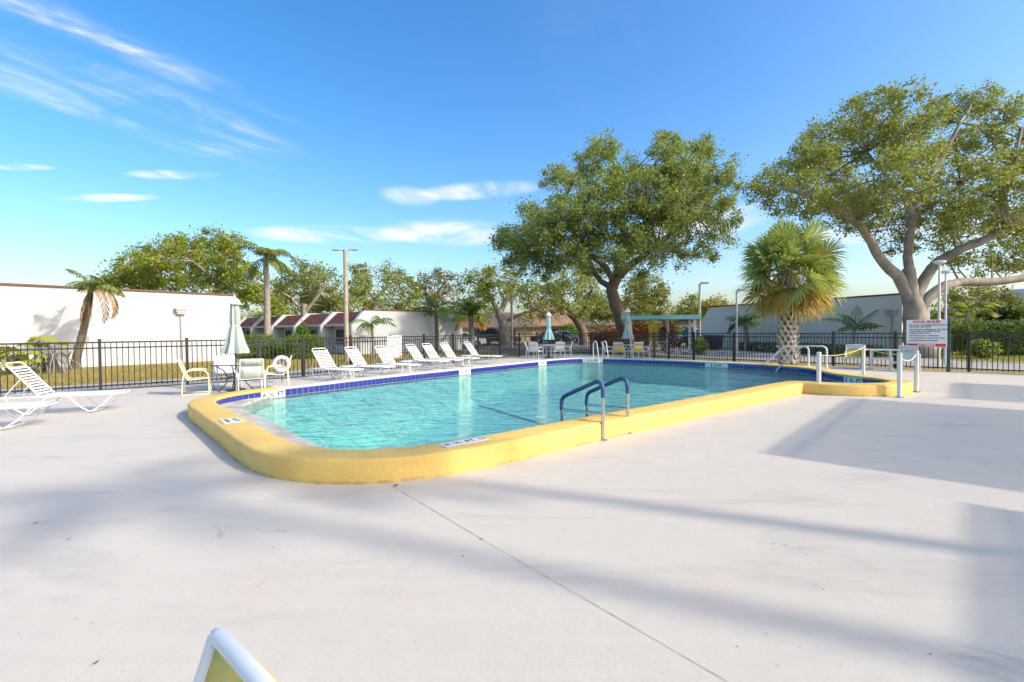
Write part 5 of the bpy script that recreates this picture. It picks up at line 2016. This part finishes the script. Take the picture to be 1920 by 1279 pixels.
# yellow utility panel under the pavilion
q = at(1225, 640, 33.5)
o = MB().box((0, 0, 1.05), (.62, .08, 1.5)).box((0, 0, .15), (.08, .06, .3)).build('yellow_board', mat('yellow_board_paint', (.70, .52, .05), .6, .1, 3), None, loc=(q.x, q.y, 0), rz=R(-12))
tag(o, 'upright yellow board standing under the pavilion roof', 'board')


# ---- palms
def frond_mesh(name, L, a0, a1, n, ll, rg, lmat, hang=.5, width=.05):
    """pinnate frond along +X: starts at angle a0, ends at a1 (radians above horizontal), two rows of leaflets"""
    k = 14
    pts = [np.zeros(3)]
    for i in range(k):
        a = a0 + (a1 - a0) * (i / (k - 1)) ** 1.1
        pts.append(pts[-1] + np.array([math.cos(a), 0, math.sin(a)]) * L / k)
    mb = MB()
    mb.tube([tuple(p) for p in pts], [.03 * (1 - .85 * i / k) * max(.6, L / 2.2) for i in range(k + 1)], 5, cap=False)
    P = np.array(pts)
    for i in range(n):
        t = .14 + .86 * (i + .5) / n
        f = t * k
        j = min(k - 1, int(f))
        p = P[j] + (P[j + 1] - P[j]) * (f - j)
        tg = P[j + 1] - P[j]
        tg /= np.linalg.norm(tg)
        l = ll * math.sin(math.pi * min(1, .18 + .80 * t)) ** .7 * (.85 + .3 * rg.random())
        for s_ in (-1, 1):
            d = tg * .55 + np.array([0, s_ * 1.0, 0]) + np.array([0, 0, -.15 - hang * (.4 + .5 * rg.random())]) + rg.normal(size=3) * .1
            d /= np.linalg.norm(d)
            w_ = np.cross(d, [0, 0, 1.])
            w_ = w_ / (np.linalg.norm(w_) + 1e-6) * width * .5 + np.array([0, 0, width * .25])
            m_ = p + d * l * .55
            e = p + d * l + np.array([0, 0, -l * .25 * (.4 + hang)])
            mb.quad(tuple(p - w_ * .5), tuple(m_ - w_), tuple(m_ + w_), tuple(p + w_ * .5))
            i0 = len(mb.v)
            mb.v += [tuple(m_ - w_), tuple(e), tuple(m_ + w_)]
            mb.f.append((i0, i0 + 1, i0 + 2))
    me = mb.mesh(name)
    me.materials.append(lmat)
    return me


def palm(name, label, base, path, r0, r1, fronds, seed, bark=None, group=None):
    """path: trunk points; fronds: list of (azimuth, L, a0, a1, n, ll, material, hang)"""
    rg = np.random.default_rng(seed)
    base = Vector(base)
    root = empty(name, base, 0, label, 'palm', group)
    P = catmull([np.array(p, float) for p in path], closed=False, step=.12)
    n = len(P)
    rs = [(r0 + (r1 - r0) * k / (n - 1)) * (1 + .05 * ((k % 2) * 2 - 1)) for k in range(n)]
    MB().tube([Vector(p) - base for p in P], rs, 12).build('trunk', bark or M_palmbark, root, smooth=True)
    top = Vector(P[-1]) - base
    for f in fronds:
        me = frond_mesh('frond', *f[1:6], rg, f[6], f[7], f[8] if len(f) > 8 else .05)
        o = bpy.data.objects.new('frond', me)
        link(o, root, top + Vector((0, 0, rg.uniform(-.05, .1))), f[0])
    return root


def ring_fronds(n, L, a0s, a1s, k, ll, lmat, hang, seed, width=.05, bias=None):
    rg = np.random.default_rng(seed)
    out = []
    for i in range(n):
        az = 2 * math.pi * i / n + rg.uniform(-.25, .25)
        if bias is not None and rg.random() < .55:
            az = bias + rg.normal() * .7
        u = rg.random()
        out.append((az, L * rg.uniform(.85, 1.1), a0s[0] + (a0s[1] - a0s[0]) * u, a1s[0] + (a1s[1] - a1s[0]) * u, k, ll, lmat, hang, width))
    return out


def P3(px, py, Y):
    v = at(px, py, Y)
    return (v.x, v.y, v.z)


b = put(137, 21.5)
palm('queen_palm', 'wind-bent palm with hanging dead tan fronds against the white building', b, [b, P3(150, 645, 21.5), P3(163, 590, 21.5), P3(171, 540, 21.5)], .17, .11,
     ring_fronds(12, 1.3, (.3, 1.4), (-1.1, .4), 24, .5, leaf_mat('wind_palm_leaflets', (.10, .16, .03), (.28, .32, .07), (.38, .36, .12), .4), .5, 51, .05, bias=-.1) +
     [(a, L, -1.1, -1.55, 20, .35, L_dead, .9, .06) for a, L in ((-1.2, 1.6), (-2.4, 1.5), (2.9, 1.7))] +
     [(a, L, .1, -2.2, 22, .33, L_dead, .9, .06) for a, L in ((-.1, 2.2), (-.5, 2.4))], 52, M_bark_b)
b = put(501, 35)
palm('royal_palm', 'tall slender palm with drooping crown behind the townhouse hedge', b, [b, P3(501, 560, 35), P3(498, 485, 35)], .25, .17,
     ring_fronds(15, 2.35, (-.1, 1.3), (-1.5, -.35), 30, .62, leaf_mat('royal_palm_leaflets', (.10, .17, .02), (.27, .32, .06), (.36, .34, .10), .4), .6, 53, .06), 54)
b = put(700, 33.5)
palm('arching_palm', 'small palm with wide arching fronds against the middle white wall', b, [b, P3(700, 640, 33.5), P3(697, 612, 33.5)], .13, .10,
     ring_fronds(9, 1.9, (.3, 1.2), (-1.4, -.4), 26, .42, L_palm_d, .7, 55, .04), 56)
b = put(818, 38)
palm('tall_garden_palm', 'green palm with dark slim trunk left of the orange-fringed palm', b, [b, P3(819, 620, 38), P3(817, 585, 38)], .16, .13,
     ring_fronds(13, 2.4, (.0, 1.35), (-1.3, -.1), 28, .62, L_palm, .6, 57, .06), 58, M_bark_b)
b = put(884, 40)
palm('fringed_palm', 'bushy palm with orange dying fronds near the white car', b, [b, P3(884, 625, 40), P3(882, 592, 40)], .24, .18,
     ring_fronds(14, 2.1, (.1, 1.4), (-1.3, 0), 28, .7, leaf_mat('fresh_palm_leaflets', (.12, .20, .02), (.30, .36, .06), None, .4), .7, 59, .07) +
     [(a, 1.9, -.1, -1.4, 24, .5, L_orange, .8, .06) for a in (-.4, -.1, -.8, -2.6)], 60)
b = put(1397, 34)
palm('twin_palm', 'small twin-trunk palm before the grey building, left of sabal palm', b, [b, P3(1398, 640, 34), P3(1397, 606, 34)], .10, .08,
     ring_fronds(13, 1.25, (.1, 1.35), (-1.2, -.1), 24, .5, L_palm_d, .6, 61, .05), 62)
tw_ = [o for o in bpy.data.objects if o.get('label', '').startswith('small twin-trunk')][0]
MB().tube([(.35, .2, -.03), (.30, .15, .8), (.12, .05, 1.7)], [.09, .08, .07], 9).build('second_trunk', M_palmbark, tw_, smooth=True)
b = put(1600, 27)
palm('areca_palm', 'dark green palm with stiff upswept fronds before the grey building', b, [b, P3(1601, 645, 27), P3(1602, 622, 27)], .10, .08,
     [(.15, 2.0, 1.0, .35, 28, .48, L_palm_d, .45, .05), (3.0, 1.9, .95, -.3, 28, .48, L_palm_d, .5, .05), (2.6, 1.6, 1.2, .5, 26, .45, L_palm_d, .4, .05), (-.2, 1.5, .55, -.2, 26, .45, L_palm_d, .5, .05),
      (-1.3, 1.4, .9, -.4, 24, .42, L_palm_d, .5, .05), (1.4, 1.6, 1.1, .2, 26, .45, L_palm_d, .4, .05), (3.5, 1.4, .5, -.6, 24, .42, L_palm_d, .6, .05), (.8, 1.7, 1.3, .9, 24, .42, L_palm_d, .4, .05)], 64)


# banana plant: thick pale stems with broad split leaves
def banana(base, seed):
    rg = np.random.default_rng(seed)
    root = empty('banana_plant', base, 0, 'banana plant with pale thick stems and broad yellow-green drooping leaves', 'banana plant')
    tops = []
    for x, y, h, lean in ((0, 0, 2.7, .05), (-.55, .25, 2.3, -.28), (.6, .3, 2.2, .35)):
        MB().tube([(x, y, -.03), (x + lean * .5, y, h * .5), (x + lean, y, h)], [.22, .18, .10], 10).build('stem', mat('banana_stem', (.50, .43, .32), .8, .3, 3), root, smooth=True)
        tops.append((x + lean, y, h))
    for t in tops:
        for k in range(5):
            az = rg.uniform(0, 6.28)
            a0, a1 = rg.uniform(.5, 1.3), rg.uniform(-1.3, -.5)
            L = rg.uniform(1.1, 1.7)
            mb = MB()
            n = 12
            p = np.zeros(3)
            rows = []
            for i in range(n + 1):
                tt = i / n
                a = a0 + (a1 - a0) * tt
                w_ = .30 * math.sin(math.pi * (tt * .92 + .04)) ** .6
                rows.append((p.copy(), a, w_))
                p = p + np.array([math.cos(a), 0, math.sin(a)]) * L / n
            for i in range(n):
                for s_ in (-1, 1):
                    (p0, a_0, w0_), (p1, a_1, w1_) = rows[i], rows[i + 1]
                    g = .012 if i % 3 == 2 else 0
                    q1 = p1 - (p1 - p0) * g * 3
                    dr1 = rg.uniform(.35, .75)
                    mb.quad(tuple(p0), tuple(q1), tuple(q1 + np.array([.06, s_ * w1_, -w1_ * dr1])), tuple(p0 + np.array([.06, s_ * w0_, -w0_ * dr1])))
            o = mb.build('leaf', L_banana, root, loc=t, rz=az)
    return root


banana(put(1812, 31.5), 71)


# philodendron bed at the left: big lobed leaves on stalks
def big_leaf_mesh(name, size, lmat):
    mb = MB()
    n = 9
    mb.v.append((0, 0, 0))
    ring = []
    for k in range(2 * n + 1):
        a = -2.5 + 5.0 * k / (2 * n)
        r = size * (.55 + .45 * math.cos(a * .5)) * (1.0 if k % 2 == 0 else .62)
        mb.v.append((r * math.cos(a), r * math.sin(a) * .85, -.18 * r * abs(math.sin(a)) - .10 * r))
    for k in range(2 * n):
        mb.f.append((0, k + 1, k + 2))
    me = mb.mesh(name)
    me.materials.append(lmat)
    return me


def philodendron(base, label, n, spread, h, size, seed):
    rg = np.random.default_rng(seed)
    root = empty('philodendron', base, 0, label, 'plant', 'philodendron plants by the white wall')
    me = big_leaf_mesh('leaf', size, L_philo)
    st_ = MB()
    for k in range(n):
        az = rg.uniform(0, 6.28)
        r = spread * rg.random() ** .6
        z = h * (.55 + .5 * rg.random()) * (1 - .35 * r / spread)
        x, y = r * math.cos(az), r * math.sin(az)
        st_.tube([(x * .15, y * .15, -.03), (x * .6, y * .6, z * .75), (x, y, z)], [.02, .014, .01], 5)
        o = bpy.data.objects.new('leaf', me)
        link(o, root, (x, y, z))
        o.rotation_euler = (rg.normal() * .3, .25 + rg.normal() * .3, az + rg.normal() * .4)
        s_ = rg.uniform(.7, 1.2)
        o.scale = (s_, s_, s_)
    st_.build('stalks', mat('green_stalk', (.18, .22, .06), .7), root)
    return root


philodendron(put(20, 19.3), 'leafy philodendron at the left edge behind the fence', 34, 1.1, 1.25, .34, 81)
philodendron(put(55, 19.6), 'yellow-tinged philodendron just left of the umbrella-like one', 26, .8, 1.1, .32, 82)
philodendron(put(88, 20.4), 'philodendron lifting an umbrella of leaves beside the bent palm', 16, .85, 1.75, .36, 83)
# driftwood-grey roots at its foot
mb = MB()
rg = np.random.default_rng(84)
for k in range(26):
    x, y = rg.normal() * .5, rg.normal() * .35
    mb.tube([(x, y, 0), (x * .8 + rg.normal() * .1, y * .8, .35 + .25 * rg.random()), (x * .3 + rg.normal() * .2, y * .3, .75 + .2 * rg.random())], .022, 5)
o = mb.build('aerial_roots', mat('grey_roots', (.30, .27, .24), .9, .3, 8), None, loc=put(98, 19.8))
tag(o, 'tangle of grey aerial roots beside the bent palm', 'roots')


# sabal palm by the shallow end: boots on the trunk, a ball of fan leaves
def fan_mesh(name, R_, pet, elev, seg, spread, rg, lmat, droop, roll=0.0):
    """fan leaf: petiole along +X at the given elevation, folded segments radiating, tips pulled down by gravity"""
    mb = MB()
    ce, se = math.cos(elev), math.sin(elev)
    ax = np.array([ce, 0, se])
    s0, u0 = np.array([0, 1., 0]), np.array([-se, 0, ce])
    side = s0 * math.cos(roll) + u0 * math.sin(roll)
    up = u0 * math.cos(roll) - s0 * math.sin(roll)
    hub_ = ax * pet + np.array([0, 0, -.10 * pet])
    mb.tube([(0, 0, 0), tuple(ax * pet * .5 + np.array([0, 0, .02])), tuple(hub_)], [.022, .017, .012], 5, cap=False)
    for k in range(seg):
        a = (-.5 + (k + .5) / seg) * spread
        d = ax * math.cos(a) + side * math.sin(a) + up * (.10 * math.cos(a * 1.5)) + rg.normal(size=3) * .035
        d /= np.linalg.norm(d)
        l = R_ * (1 - .22 * abs(a) / (spread / 2)) * (.9 + .2 * rg.random())
        w_ = np.cross(d, up)
        w_ = w_ / (np.linalg.norm(w_) + 1e-6) * (.020 + .006 * rg.random())
        g = np.array([0, 0, -1.])
        p1 = hub_ + d * l * .45 + g * l * .03 * droop
        p2 = hub_ + d * l * .75 + g * l * .14 * droop
        p3 = hub_ + d * l * .95 + g * l * (.40 + .2 * rg.random()) * droop
        fold = up * .010
        i0 = len(mb.v)
        mb.v += [tuple(hub_), tuple(p1 - w_ * 1.4), tuple(p1 + w_ * 1.4 + fold), tuple(p2 - w_ * .9), tuple(p2 + w_ * .9 + fold), tuple(p3)]
        mb.f += [(i0, i0 + 1, i0 + 2), (i0 + 1, i0 + 3, i0 + 4, i0 + 2), (i0 + 3, i0 + 5, i0 + 4)]
    me = mb.mesh(name)
    me.materials.append(lmat)
    return me


sb = at(1477, 660, 20.6)
sab = empty('sabal_palm', (sb.x, sb.y, 0), 0, 'stocky sabal palm with round green and yellow fan crown by the pool', 'palm')
th_ = 3.3
MB().tube([(0, 0, -.05), (.02, 0, .6), (.03, 0, 1.6), (0, 0, th_), (0, 0, th_ + .9)], [.36, .27, .25, .29, .22], 16).build('trunk', mat('sabal_trunk', (.22, .175, .13), .95, .4, 6, None, .6, 20), sab, smooth=True)
boot = MB()
boot.v = [(-.055, 0, 0), (.055, 0, 0), (.042, .05, .20), (-.042, .05, .20), (.020, .115, .34), (-.020, .115, .34), (0, -.03, .05), (.03, .0, .2), (-.03, .0, .2)]
boot.f = [(0, 1, 2, 3), (3, 2, 4, 5), (1, 6, 7, 2), (6, 0, 3, 8), (7, 8, 5, 4)]
bme = boot.mesh('boot'); bme.materials.append(mat('leaf_boot', (.62, .55, .44), .9, 0, 6, (.42, .35, .26), .5, 30))
rg = np.random.default_rng(91)
rows = 15
for r_ in range(rows):
    z = .10 + r_ * .205
    n = 9
    for k in range(n):
        a = 2 * math.pi * (k + (r_ % 2) * .5) / n + rg.normal() * .05
        tt = z / th_
        rad = (.36 - .10 * min(1, tt * 4) + .03 * tt) - .005
        for sg in (-1, 1):
            o = bpy.data.objects.new('boot', bme)
            link(o, sab, (.02 + rad * math.cos(a), rad * math.sin(a), z))
            o.rotation_euler = (0, sg * .55 * 0, a - math.pi / 2)
            o.rotation_euler = Matrix.Rotation(a - math.pi / 2, 3, 'Z').to_4x4().to_euler()
            o.rotation_euler.rotate(Matrix.Rotation(0, 3, 'X'))
            o.rotation_euler = (Matrix.Rotation(a - math.pi / 2, 4, 'Z') @ Matrix.Rotation(sg * .55, 4, 'Y')).to_euler()
            s_ = rg.uniform(.85, 1.15)
            o.scale = (s_, s_, s_)
for el_deg, count, kinds in ((80, 7, 'ggg'), (60, 12, 'ggg'), (40, 16, 'ggg'), (22, 18, 'gggy'), (4, 18, 'ggyg'), (-16, 17, 'gygy'), (-36, 16, 'ygyo'), (-56, 15, 'oyog')):
    ms = []
    for v, kk in enumerate(kinds):
        for roll in (-.9, .1, .95):
            ms.append(fan_mesh('fan_leaf', rg.uniform(.92, 1.12), rg.uniform(1.05, 1.4), R(el_deg + rg.uniform(-7, 7)), 30, R(250), rg,
                               {'g': L_sabal, 'y': L_sabal_y, 'o': L_sabal_o}[kk], .38 if el_deg > -30 else .45, roll * (1 if el_deg > -40 else .5)))
    for k in range(count):
        o = bpy.data.objects.new('fan_leaf', ms[int(rg.integers(len(ms)))])
        link(o, sab, (0, 0, th_ + .45 + .35 * rg.random()))
        o.rotation_euler = (rg.normal() * .12, rg.normal() * .12, 2 * math.pi * (k + rg.random() * .8) / count + el_deg)
        s_ = rg.uniform(.86, 1.12)
        o.scale = (s_, s_, s_)

# two palms beyond the pergola, outside the view; their trunks and crowns shade the near deck
for k, (x, y, h, lb) in enumerate(((11.3, -.25, 9.8, 'tall palm behind the pergola whose shadow reaches the curb'), (12.6, -2.45, 12.4, 'taller palm behind the pergola whose shadow crosses the near deck'))):
    palm('shade_palm', lb, (x, y, 0), [(x, y, -.05), (x + .1, y, h * .5), (x, y, h)], .125, .10,
         ring_fronds(11, 1.5, (-.1, 1.2), (-1.3, -.2), 22, .45, L_palm, .6, 95 + k, .05), 97 + k)
